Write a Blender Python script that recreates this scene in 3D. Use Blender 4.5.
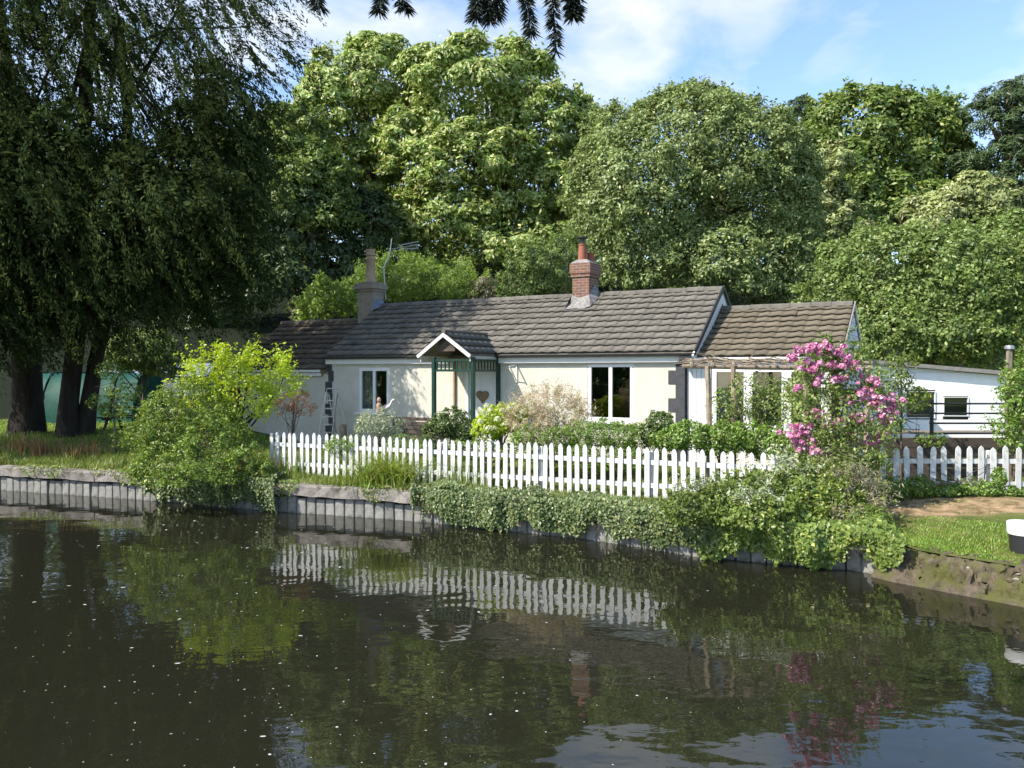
import bpy, math, random
import numpy as np
from mathutils import Vector, Matrix
R = math.radians
sc = bpy.context.scene
for o in list(bpy.data.objects):
    bpy.data.objects.remove(o)
COL = sc.collection
random.seed(7)

# ------------------------------------------------------------------ camera, sky, sun, exposure
CAMZ = 3.0
F = 800.0
HZ = 372.0
cam = bpy.data.cameras.new("camera")
cam.sensor_width = 36.0
cam.lens = F / 1024 * 36
cam.clip_end = 2000
cam.clip_start = 0.1
camo = bpy.data.objects.new("camera", cam)
COL.objects.link(camo)
camo.location = (0, 0, CAMZ)
camo.rotation_euler = (R(90) - math.atan((384 - HZ) / F), 0, 0)
sc.camera = camo
sc.view_settings.view_transform = 'Standard'
sc.view_settings.look = 'None'
sc.view_settings.exposure = 1.36
sc.view_settings.gamma = 1
sc.cycles.max_bounces = 8
sc.cycles.transparent_max_bounces = 12
sc.cycles.diffuse_bounces = 3
sc.cycles.use_adaptive_sampling = True

SUN_AZ = R(206)
SUN_EL = R(43)
S = Vector((math.cos(SUN_AZ) * math.cos(SUN_EL), math.sin(SUN_AZ) * math.cos(SUN_EL), math.sin(SUN_EL)))
sun = bpy.data.lights.new("sun", 'SUN')
sun.energy = 3.4
sun.angle = R(0.5)
sun.color = (1.0, 0.94, 0.84)
suno = bpy.data.objects.new("sun", sun)
COL.objects.link(suno)
suno.rotation_euler = (-S).to_track_quat('-Z', 'Y').to_euler()
suno.location = S * 60


def pdir(px, py):
    v = Vector(((px - 512) / F, 1.0, (HZ - py) / F))
    return v.normalized()


def world():
    w = bpy.data.worlds.new("World")
    sc.world = w
    w.use_nodes = True
    nt = w.node_tree
    nt.nodes.clear()
    N = nt.nodes.new
    L = nt.links.new
    out = N('ShaderNodeOutputWorld')
    bg = N('ShaderNodeBackground')
    bg.inputs['Strength'].default_value = 0.122
    sky = N('ShaderNodeTexSky')
    sky.sky_type = 'NISHITA'
    sky.sun_disc = False
    sky.sun_elevation = SUN_EL
    sky.sun_rotation = math.atan2(S.x, S.y)
    sky.air_density = 1.0
    sky.dust_density = 0.8
    sky.ozone_density = 2.6
    tc = N('ShaderNodeTexCoord')
    # clouds: soft wisps, denser where the photograph has them
    mp = N('ShaderNodeMapping')
    mp.inputs['Scale'].default_value = (1.0, 1.0, 2.0)
    mp.inputs['Location'].default_value = (0.3, 0.1, 0.7)
    L(tc.outputs['Generated'], mp.inputs['Vector'])
    no = N('ShaderNodeTexNoise')
    no.inputs['Scale'].default_value = 8.0
    no.inputs['Detail'].default_value = 7
    no.inputs['Roughness'].default_value = 0.52
    no.inputs['Distortion'].default_value = 0.35
    L(mp.outputs[0], no.inputs['Vector'])
    acc = None
    for (px, py, rad, amp) in ((615, 15, 0.10, .30), (555, 80, 0.09, .28), (735, 12, 0.055, .28), (722, 78, 0.04, .26), (610, 95, .06, .22), (990, 75, 0.09, .14),
                               (880, 90, 0.05, .10), (330, 40, 0.20, .27), (150, 60, .25, .26), (700, -250, 0.3, .15), (450, -120, .16, .22)):
        d = pdir(px, py)
        dt = N('ShaderNodeVectorMath')
        dt.operation = 'DOT_PRODUCT'
        nv = N('ShaderNodeVectorMath')
        nv.operation = 'NORMALIZE'
        L(tc.outputs['Generated'], nv.inputs[0])
        L(nv.outputs[0], dt.inputs[0])
        dt.inputs[1].default_value = d
        mr = N('ShaderNodeMapRange')
        mr.interpolation_type = 'SMOOTHSTEP'
        mr.inputs['From Min'].default_value = math.cos(rad * 1.6)
        mr.inputs['From Max'].default_value = 1.0
        mr.inputs['To Min'].default_value = 0
        mr.inputs['To Max'].default_value = amp
        L(dt.outputs['Value'], mr.inputs['Value'])
        if acc is None:
            acc = mr.outputs[0]
        else:
            mx = N('ShaderNodeMath')
            mx.operation = 'MAXIMUM'
            L(acc, mx.inputs[0])
            L(mr.outputs[0], mx.inputs[1])
            acc = mx.outputs[0]
    ad = N('ShaderNodeMath')
    ad.operation = 'ADD'
    L(no.outputs['Fac'], ad.inputs[0])
    L(acc, ad.inputs[1])
    ramp = N('ShaderNodeValToRGB')
    ramp.color_ramp.elements[0].position = 0.60
    ramp.color_ramp.elements[0].color = (0, 0, 0, 1)
    ramp.color_ramp.elements[1].position = 1.0
    ramp.color_ramp.elements[1].color = (1, 1, 1, 1)
    L(ad.outputs[0], ramp.inputs[0])
    mix = N('ShaderNodeMixRGB')
    mix.inputs['Color2'].default_value = (3.5, 3.6, 3.7, 1)
    L(ramp.outputs[0], mix.inputs['Fac'])
    L(sky.outputs[0], mix.inputs['Color1'])
    L(mix.outputs[0], bg.inputs['Color'])
    L(bg.outputs[0], out.inputs['Surface'])


world()


# ------------------------------------------------------------------ helpers
def px(x, y, Y):
    return Vector(((x - 512) / F * Y, Y, CAMZ - (y - HZ) / F * Y))


def link(name, me, parent=None, loc=(0, 0, 0), rot=(0, 0, 0)):
    o = bpy.data.objects.new(name, me)
    COL.objects.link(o)
    o.location = loc
    o.rotation_euler = rot
    if parent is not None:
        o.parent = parent
    return o


def tag(o, label, cat, group=None):
    o['label'] = label
    o['category'] = cat
    if group:
        o['group'] = group
    return o


def thing(name, label, cat, loc=(0, 0, 0), rotz=0, group=None):
    o = link(name, None, None, loc, (0, 0, rotz))
    o.empty_display_size = 0.3
    return tag(o, label, cat, group)


def np_mesh(name, V, T, mat, smooth=False):
    me = bpy.data.meshes.new(name)
    V = np.asarray(V, dtype=np.float32)
    T = np.asarray(T, dtype=np.int32)
    k = T.shape[1]
    me.vertices.add(len(V))
    me.vertices.foreach_set('co', V.ravel())
    me.loops.add(T.size)
    me.loops.foreach_set('vertex_index', T.ravel())
    me.polygons.add(len(T))
    me.polygons.foreach_set('loop_start', np.arange(0, T.size, k, dtype=np.int32))
    if smooth:
        me.polygons.foreach_set('use_smooth', np.ones(len(T), dtype=bool))
    me.update(calc_edges=True)
    me.materials.append(mat)
    return me


class MB:
    def __init__(self):
        self.v = []
        self.f = []

    def add(self, vs, fs):
        n = len(self.v)
        self.v += [tuple(p) for p in vs]
        self.f += [tuple(i + n for i in f) for f in fs]
        return self

    def box(self, c, s, rot=None, ch=0.0):
        x, y, z = s[0] / 2, s[1] / 2, s[2] / 2
        if ch <= 0:
            vs = [Vector((sx * x, sy * y, sz * z)) for sz in (-1, 1) for sy in (-1, 1) for sx in (-1, 1)]
            fs = [(0, 2, 3, 1), (4, 5, 7, 6), (0, 1, 5, 4), (2, 6, 7, 3), (0, 4, 6, 2), (1, 3, 7, 5)]
        else:   # box whose four long (z) edges and top are chamfered
            pts = [(-x + ch, -y), (x - ch, -y), (x, -y + ch), (x, y - ch), (x - ch, y), (-x + ch, y), (-x, y - ch), (-x, -y + ch)]
            vs = [Vector((a, b, -z)) for a, b in pts] + [Vector((a, b, z - ch)) for a, b in pts]
            sx, sy = (x - ch) / x, (y - ch) / y
            vs += [Vector((a * sx, b * sy, z)) for a, b in pts]
            fs = [tuple(range(7, -1, -1)), tuple(range(16, 24))]
            for r in (0, 8):
                for i in range(8):
                    j = (i + 1) % 8
                    fs.append((r + i, r + j, r + 8 + j, r + 8 + i))
        if rot is not None:
            vs = [rot @ v for v in vs]
        c = Vector(c)
        return self.add([v + c for v in vs], fs)

    def bar(self, a, b, w, h=None, up=(0, 0, 1)):
        a, b = Vector(a), Vector(b)
        h = h or w
        d = b - a
        L = d.length
        d = d.normalized()
        upv = Vector(up)
        if abs(d.dot(upv)) > 0.98:
            upv = Vector((0, 1, 0))
        s = d.cross(upv).normalized()
        u = s.cross(d).normalized()
        vs = []
        for p in (a, b):
            for (i, j) in ((-1, -1), (1, -1), (1, 1), (-1, 1)):
                vs.append(p + s * (i * w / 2) + u * (j * h / 2))
        return self.add(vs, [(3, 2, 1, 0), (4, 5, 6, 7), (0, 1, 5, 4), (1, 2, 6, 5), (2, 3, 7, 6), (3, 0, 4, 7)])

    def tube(self, pts, rad, n=8, cap=True, wob=0.0, rng=None):
        pts = [Vector(p) for p in pts]
        if not hasattr(rad, '__len__'):
            rad = [rad] * len(pts)
        base = len(self.v)
        prev = None
        for i, p in enumerate(pts):
            a = pts[max(0, i - 1)]
            b = pts[min(len(pts) - 1, i + 1)]
            d = (b - a).normalized()
            if prev is None:
                ref = Vector((0, 0, 1)) if abs(d.z) < 0.9 else Vector((0, 1, 0))
                s = d.cross(ref).normalized()
            else:
                s = (prev - d * prev.dot(d)).normalized()
            prev = s
            t = d.cross(s)
            for k in range(n):
                an = 2 * math.pi * k / n
                r = rad[i] * (1 + (rng.uniform(-wob, wob) if rng else 0))
                self.v.append(tuple(p + (s * math.cos(an) + t * math.sin(an)) * r))
        for i in range(len(pts) - 1):
            for k in range(n):
                j = (k + 1) % n
                self.f.append((base + i * n + k, base + i * n + j, base + (i + 1) * n + j, base + (i + 1) * n + k))
        if cap:
            self.f.append(tuple(base + k for k in range(n - 1, -1, -1)))
            self.f.append(tuple(base + (len(pts) - 1) * n + k for k in range(n)))
        return self

    def lathe(self, prof, c=(0, 0, 0), n=14):
        base = len(self.v)
        for (r, z) in prof:
            for k in range(n):
                a = 2 * math.pi * k / n
                self.v.append((c[0] + r * math.cos(a), c[1] + r * math.sin(a), c[2] + z))
        for i in range(len(prof) - 1):
            for k in range(n):
                j = (k + 1) % n
                self.f.append((base + i * n + k, base + i * n + j, base + (i + 1) * n + j, base + (i + 1) * n + k))
        self.f.append(tuple(base + k for k in range(n - 1, -1, -1)))
        self.f.append(tuple(base + (len(prof) - 1) * n + k for k in range(n)))
        return self

    def prism(self, poly, off):
        """poly: list of 3-D points (planar); off: extrusion vector"""
        n = len(poly)
        off = Vector(off)
        vs = [Vector(p) for p in poly] + [Vector(p) + off for p in poly]
        fs = [tuple(range(n - 1, -1, -1)), tuple(range(n, 2 * n))]
        for i in range(n):
            j = (i + 1) % n
            fs.append((i, j, n + j, n + i))
        return self.add(vs, fs)

    def mesh(self, name, mat, smooth=False):
        me = bpy.data.meshes.new(name)
        me.from_pydata(self.v, [], self.f)
        import bmesh as _b
        bm = _b.new()
        bm.from_mesh(me)
        _b.ops.recalc_face_normals(bm, faces=bm.faces)
        bm.to_mesh(me)
        bm.free()
        if smooth:
            for p in me.polygons:
                p.use_smooth = True
            if hasattr(me, 'set_sharp_from_angle'):
                me.set_sharp_from_angle(angle=R(40))
        me.materials.append(mat)
        return me

    def build(self, name, mat, parent=None, loc=(0, 0, 0), rot=(0, 0, 0), smooth=False):
        return link(name, self.mesh(name, mat, smooth), parent, loc, rot)


# ------------------------------------------------------------------ materials
def newmat(name):
    m = bpy.data.materials.new(name)
    m.use_nodes = True
    nt = m.node_tree
    nt.nodes.clear()
    out = nt.nodes.new('ShaderNodeOutputMaterial')
    return m, nt, out


def surf(name, c1, c2=None, scale=6.0, rough=0.7, bump=0.0, bscale=40.0, lo=0.35, hi=0.65, c3=None, s3=1.2, t3=(.55, .7), spec=0.3, rnd=0.0, metal=0.0, stretch=None, detail=6, mixcoord='Object'):
    m, nt, out = newmat(name)
    N, L = nt.nodes.new, nt.links.new
    b = N('ShaderNodeBsdfPrincipled')
    b.inputs['Roughness'].default_value = rough
    b.inputs['Specular IOR Level'].default_value = spec
    b.inputs['Metallic'].default_value = metal
    L(b.outputs[0], out.inputs['Surface'])
    tc = N('ShaderNodeTexCoord')
    vec = tc.outputs[mixcoord]
    if mixcoord == 'World':
        pass
    if stretch:
        mp = N('ShaderNodeMapping')
        mp.inputs['Scale'].default_value = stretch
        L(vec, mp.inputs['Vector'])
        vec = mp.outputs[0]
    col = None
    if c2 is not None:
        no = N('ShaderNodeTexNoise')
        no.inputs['Scale'].default_value = scale
        no.inputs['Detail'].default_value = detail
        no.inputs['Roughness'].default_value = 0.65
        L(vec, no.inputs['Vector'])
        rp = N('ShaderNodeValToRGB')
        rp.color_ramp.elements[0].position = lo
        rp.color_ramp.elements[0].color = (*c1, 1)
        rp.color_ramp.elements[1].position = hi
        rp.color_ramp.elements[1].color = (*c2, 1)
        L(no.outputs['Fac'], rp.inputs[0])
        col = rp.outputs[0]
        if c3 is not None:
            n3 = N('ShaderNodeTexNoise')
            n3.inputs['Scale'].default_value = s3
            n3.inputs['Detail'].default_value = 8
            n3.inputs['Roughness'].default_value = 0.7
            L(vec, n3.inputs['Vector'])
            r3 = N('ShaderNodeMapRange')
            r3.inputs['From Min'].default_value = t3[0]
            r3.inputs['From Max'].default_value = t3[1]
            L(n3.outputs['Fac'], r3.inputs['Value'])
            mx = N('ShaderNodeMixRGB')
            L(r3.outputs[0], mx.inputs['Fac'])
            L(col, mx.inputs['Color1'])
            mx.inputs['Color2'].default_value = (*c3, 1)
            col = mx.outputs[0]
    if rnd > 0:
        oi = N('ShaderNodeObjectInfo')
        ge = N('ShaderNodeNewGeometry')
        ad = N('ShaderNodeMath')
        ad.operation = 'ADD'
        L(oi.outputs['Random'], ad.inputs[0])
        L(ge.outputs['Random Per Island'], ad.inputs[1])
        fr = N('ShaderNodeMath')
        fr.operation = 'FRACT'
        L(ad.outputs[0], fr.inputs[0])
        mr = N('ShaderNodeMapRange')
        mr.inputs['To Min'].default_value = 1 - rnd
        mr.inputs['To Max'].default_value = 1 + rnd
        L(fr.outputs[0], mr.inputs['Value'])
        hs = N('ShaderNodeHueSaturation')
        L(mr.outputs[0], hs.inputs['Value'])
        if col is None:
            hs.inputs['Color'].default_value = (*c1, 1)
        else:
            L(col, hs.inputs['Color'])
        col = hs.outputs[0]
    if col is None:
        b.inputs['Base Color'].default_value = (*c1, 1)
    else:
        L(col, b.inputs['Base Color'])
    if bump > 0:
        bn = N('ShaderNodeTexNoise')
        bn.inputs['Scale'].default_value = bscale
        bn.inputs['Detail'].default_value = 5
        L(vec, bn.inputs['Vector'])
        bp = N('ShaderNodeBump')
        bp.inputs['Strength'].default_value = bump
        bp.inputs['Distance'].default_value = 0.02
        L(bn.outputs['Fac'], bp.inputs['Height'])
        L(bp.outputs[0], b.inputs['Normal'])
    return m


def leafmat(name, c1, c2, c3=None, t3=0.85, tr=0.35, gloss=0.06, patch=0.5, pscale=0.5):
    """per-leaf colour between c1 and c2, a share of leaves in c3; slow patches vary the value"""
    m, nt, out = newmat(name)
    N, L = nt.nodes.new, nt.links.new
    ge = N('ShaderNodeNewGeometry')
    rp = N('ShaderNodeValToRGB')
    e = rp.color_ramp.elements
    e[0].position = 0.0
    e[0].color = (*c1, 1)
    e[1].position = t3 - 0.02
    e[1].color = (*c2, 1)
    if c3:
        x = e.new(t3)
        x.color = (*c3, 1)
    L(ge.outputs['Random Per Island'], rp.inputs[0])
    tc = N('ShaderNodeTexCoord')
    no = N('ShaderNodeTexNoise')
    no.inputs['Scale'].default_value = pscale
    no.inputs['Detail'].default_value = 3
    L(tc.outputs['Object'], no.inputs['Vector'])
    mr = N('ShaderNodeMapRange')
    mr.inputs['From Min'].default_value = 0.3
    mr.inputs['From Max'].default_value = 0.7
    mr.inputs['To Min'].default_value = 1 - patch * 0.6
    mr.inputs['To Max'].default_value = 1 + patch * 0.6
    L(no.outputs['Fac'], mr.inputs['Value'])
    hs = N('ShaderNodeHueSaturation')
    L(rp.outputs[0], hs.inputs['Color'])
    L(mr.outputs[0], hs.inputs['Value'])
    df = N('ShaderNodeBsdfDiffuse')
    tl = N('ShaderNodeBsdfTranslucent')
    L(hs.outputs[0], df.inputs['Color'])
    h2 = N('ShaderNodeHueSaturation')
    h2.inputs['Hue'].default_value = 0.485
    h2.inputs['Saturation'].default_value = 1.15
    h2.inputs['Value'].default_value = 1.25
    L(hs.outputs[0], h2.inputs['Color'])
    L(h2.outputs[0], tl.inputs['Color'])
    mx = N('ShaderNodeMixShader')
    mx.inputs[0].default_value = tr
    L(df.outputs[0], mx.inputs[1])
    L(tl.outputs[0], mx.inputs[2])
    gl = N('ShaderNodeBsdfGlossy')
    gl.inputs['Roughness'].default_value = 0.42
    m2 = N('ShaderNodeMixShader')
    m2.inputs[0].default_value = gloss
    L(mx.outputs[0], m2.inputs[1])
    L(gl.outputs[0], m2.inputs[2])
    L(m2.outputs[0], out.inputs['Surface'])
    return m


def glassmat():
    m, nt, out = newmat("window_glass")
    N, L = nt.nodes.new, nt.links.new
    fr = N('ShaderNodeFresnel')
    fr.inputs['IOR'].default_value = 1.55
    ml = N('ShaderNodeMath')
    ml.operation = 'MULTIPLY_ADD'
    ml.inputs[1].default_value = 1.5
    ml.inputs[2].default_value = 0.03
    L(fr.outputs[0], ml.inputs[0])
    tr = N('ShaderNodeBsdfTransparent')
    tr.inputs['Color'].default_value = (.75, .8, .8, 1)
    gl = N('ShaderNodeBsdfGlossy')
    gl.inputs['Roughness'].default_value = 0.02
    mx = N('ShaderNodeMixShader')
    L(ml.outputs[0], mx.inputs[0])
    L(tr.outputs[0], mx.inputs[1])
    L(gl.outputs[0], mx.inputs[2])
    L(mx.outputs[0], out.inputs['Surface'])
    return m


def watermat():
    m, nt, out = newmat("canal_water")
    N, L = nt.nodes.new, nt.links.new
    b = N('ShaderNodeBsdfPrincipled')
    b.inputs['Base Color'].default_value = (0.0135, 0.0138, 0.0080, 1)
    b.inputs['Roughness'].default_value = 0.015
    b.inputs['IOR'].default_value = 1.47
    tc = N('ShaderNodeTexCoord')
    mp = N('ShaderNodeMapping')
    mp.inputs['Scale'].default_value = (0.8, 1.3, 1)
    mp.inputs['Rotation'].default_value = (0, 0, R(-18))
    L(tc.outputs['Object'], mp.inputs['Vector'])
    hs = []
    for (s, a, d) in ((0.9, 1.0, 1.5), (4.2, 0.17, 1.5), (14.0, 0.02, 1.0)):
        n = N('ShaderNodeTexNoise')
        n.inputs['Scale'].default_value = s
        n.inputs['Detail'].default_value = d
        n.inputs['Roughness'].default_value = 0.45
        n.inputs['Distortion'].default_value = 0.3
        L(mp.outputs[0], n.inputs['Vector'])
        k = N('ShaderNodeMath')
        k.operation = 'MULTIPLY'
        k.inputs[1].default_value = a
        L(n.outputs['Fac'], k.inputs[0])
        hs.append(k.outputs[0])
    s = hs[0]
    for h in hs[1:]:
        ad = N('ShaderNodeMath')
        ad.operation = 'ADD'
        L(s, ad.inputs[0])
        L(h, ad.inputs[1])
        s = ad.outputs[0]
    bp = N('ShaderNodeBump')
    bp.inputs['Strength'].default_value = 1.0
    bp.inputs['Distance'].default_value = 0.011
    L(s, bp.inputs['Height'])
    L(bp.outputs[0], b.inputs['Normal'])
    L(b.outputs[0], out.inputs['Surface'])
    return m


def brickmat():
    m, nt, out = newmat("chimney_brick")
    N, L = nt.nodes.new, nt.links.new
    b = N('ShaderNodeBsdfPrincipled')
    b.inputs['Roughness'].default_value = 0.85
    tc = N('ShaderNodeTexCoord')
    sep = N('ShaderNodeSeparateXYZ')
    L(tc.outputs['Object'], sep.inputs[0])
    ad = N('ShaderNodeMath')
    ad.operation = 'ADD'
    L(sep.outputs[0], ad.inputs[0])
    L(sep.outputs[1], ad.inputs[1])
    cb = N('ShaderNodeCombineXYZ')
    L(ad.outputs[0], cb.inputs[0])
    L(sep.outputs[2], cb.inputs[1])
    br = N('ShaderNodeTexBrick')
    br.inputs['Scale'].default_value = 1.0
    br.inputs['Brick Width'].default_value = 0.225
    br.inputs['Row Height'].default_value = 0.075
    br.inputs['Mortar Size'].default_value = 0.009
    br.inputs['Color1'].default_value = (.19, .08, .05, 1)
    br.inputs['Color2'].default_value = (.11, .055, .04, 1)
    br.inputs['Mortar'].default_value = (.22, .17, .13, 1)
    L(cb.outputs[0], br.inputs['Vector'])
    no = N('ShaderNodeTexNoise')
    no.inputs['Scale'].default_value = 9
    L(tc.outputs['Object'], no.inputs['Vector'])
    mx = N('ShaderNodeMixRGB')
    mx.blend_type = 'MULTIPLY'
    mx.inputs['Fac'].default_value = .6
    L(br.outputs['Color'], mx.inputs['Color1'])
    L(no.outputs['Color'], mx.inputs['Color2'])
    hs = N('ShaderNodeHueSaturation')
    hs.inputs['Value'].default_value = 1.5
    L(mx.outputs[0], hs.inputs['Color'])
    L(hs.outputs[0], b.inputs['Base Color'])
    bp = N('ShaderNodeBump')
    bp.inputs['Strength'].default_value = .6
    bp.inputs['Distance'].default_value = .01
    bp.invert = True
    L(br.outputs['Fac'], bp.inputs['Height'])
    L(bp.outputs[0], b.inputs['Normal'])
    L(b.outputs[0], out.inputs['Surface'])
    return m


def groundmat():
    m, nt, out = newmat("garden_ground")
    N, L = nt.nodes.new, nt.links.new
    b = N('ShaderNodeBsdfPrincipled')
    b.inputs['Roughness'].default_value = 0.95
    b.inputs['Specular IOR Level'].default_value = 0.1
    ge = N('ShaderNodeNewGeometry')
    pos = ge.outputs['Position']
    sep = N('ShaderNodeSeparateXYZ')
    L(pos, sep.inputs[0])

    def noise(s, d=6):
        n = N('ShaderNodeTexNoise')
        n.inputs['Scale'].default_value = s
        n.inputs['Detail'].default_value = d
        n.inputs['Roughness'].default_value = .65
        L(pos, n.inputs['Vector'])
        return n.outputs['Fac']

    def ramp(f, a, ca, bb, cb_):
        r = N('ShaderNodeValToRGB')
        r.color_ramp.elements[0].position = a
        r.color_ramp.elements[0].color = ca
        r.color_ramp.elements[1].position = bb
        r.color_ramp.elements[1].color = cb_
        L(f, r.inputs[0])
        return r.outputs[0]

    def math_(op, a, bval):
        k = N('ShaderNodeMath')
        k.operation = op
        if isinstance(a, (int, float)):
            k.inputs[0].default_value = a
        else:
            L(a, k.inputs[0])
        if isinstance(bval, (int, float)):
            k.inputs[1].default_value = bval
        else:
            L(bval, k.inputs[1])
        return k.outputs[0]
    grass = ramp(noise(3.0), .35, (.055, .085, .018, 1), .7, (.13, .14, .035, 1))
    soil = ramp(noise(4.0), .38, (.13, .095, .045, 1), .62, (.36, .25, .145, 1))
    # trodden dry path along the right hand fence
    n1 = noise(1.3)
    yy = math_('SUBTRACT', sep.outputs[1], math_('MULTIPLY', n1, 0.9))
    band = math_('ABSOLUTE', math_('SUBTRACT', yy, 13.05), 0)
    f1 = N('ShaderNodeMapRange')
    f1.interpolation_type = 'SMOOTHSTEP'
    f1.inputs['From Min'].default_value = 0.85
    f1.inputs['From Max'].default_value = 0.5
    L(band, f1.inputs['Value'])
    f2 = N('ShaderNodeMapRange')
    f2.interpolation_type = 'SMOOTHSTEP'
    f2.inputs['From Min'].default_value = 4.6
    f2.inputs['From Max'].default_value = 5.6
    L(sep.outputs[0], f2.inputs['Value'])
    mk = math_('MULTIPLY', f1.outputs[0], f2.outputs[0])
    f3 = N('ShaderNodeMapRange')
    f3.inputs['From Min'].default_value = .55
    f3.inputs['From Max'].default_value = .7
    L(noise(.9), f3.inputs['Value'])
    mk = math_('MAXIMUM', mk, math_('MULTIPLY', f3.outputs[0], .55))
    mx = N('ShaderNodeMixRGB')
    L(mk, mx.inputs['Fac'])
    L(grass, mx.inputs['Color1'])
    L(soil, mx.inputs['Color2'])
    # near-black green ground colour on the hill
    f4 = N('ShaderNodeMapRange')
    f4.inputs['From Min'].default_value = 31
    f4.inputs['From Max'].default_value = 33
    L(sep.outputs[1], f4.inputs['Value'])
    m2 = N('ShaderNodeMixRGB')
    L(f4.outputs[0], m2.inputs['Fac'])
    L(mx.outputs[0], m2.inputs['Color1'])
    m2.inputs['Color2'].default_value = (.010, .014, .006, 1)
    L(m2.outputs[0], b.inputs['Base Color'])
    bp = N('ShaderNodeBump')
    bp.inputs['Strength'].default_value = .8
    bp.inputs['Distance'].default_value = .03
    L(noise(25.0), bp.inputs['Height'])
    L(bp.outputs[0], b.inputs['Normal'])
    L(b.outputs[0], out.inputs['Surface'])
    return m


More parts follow.
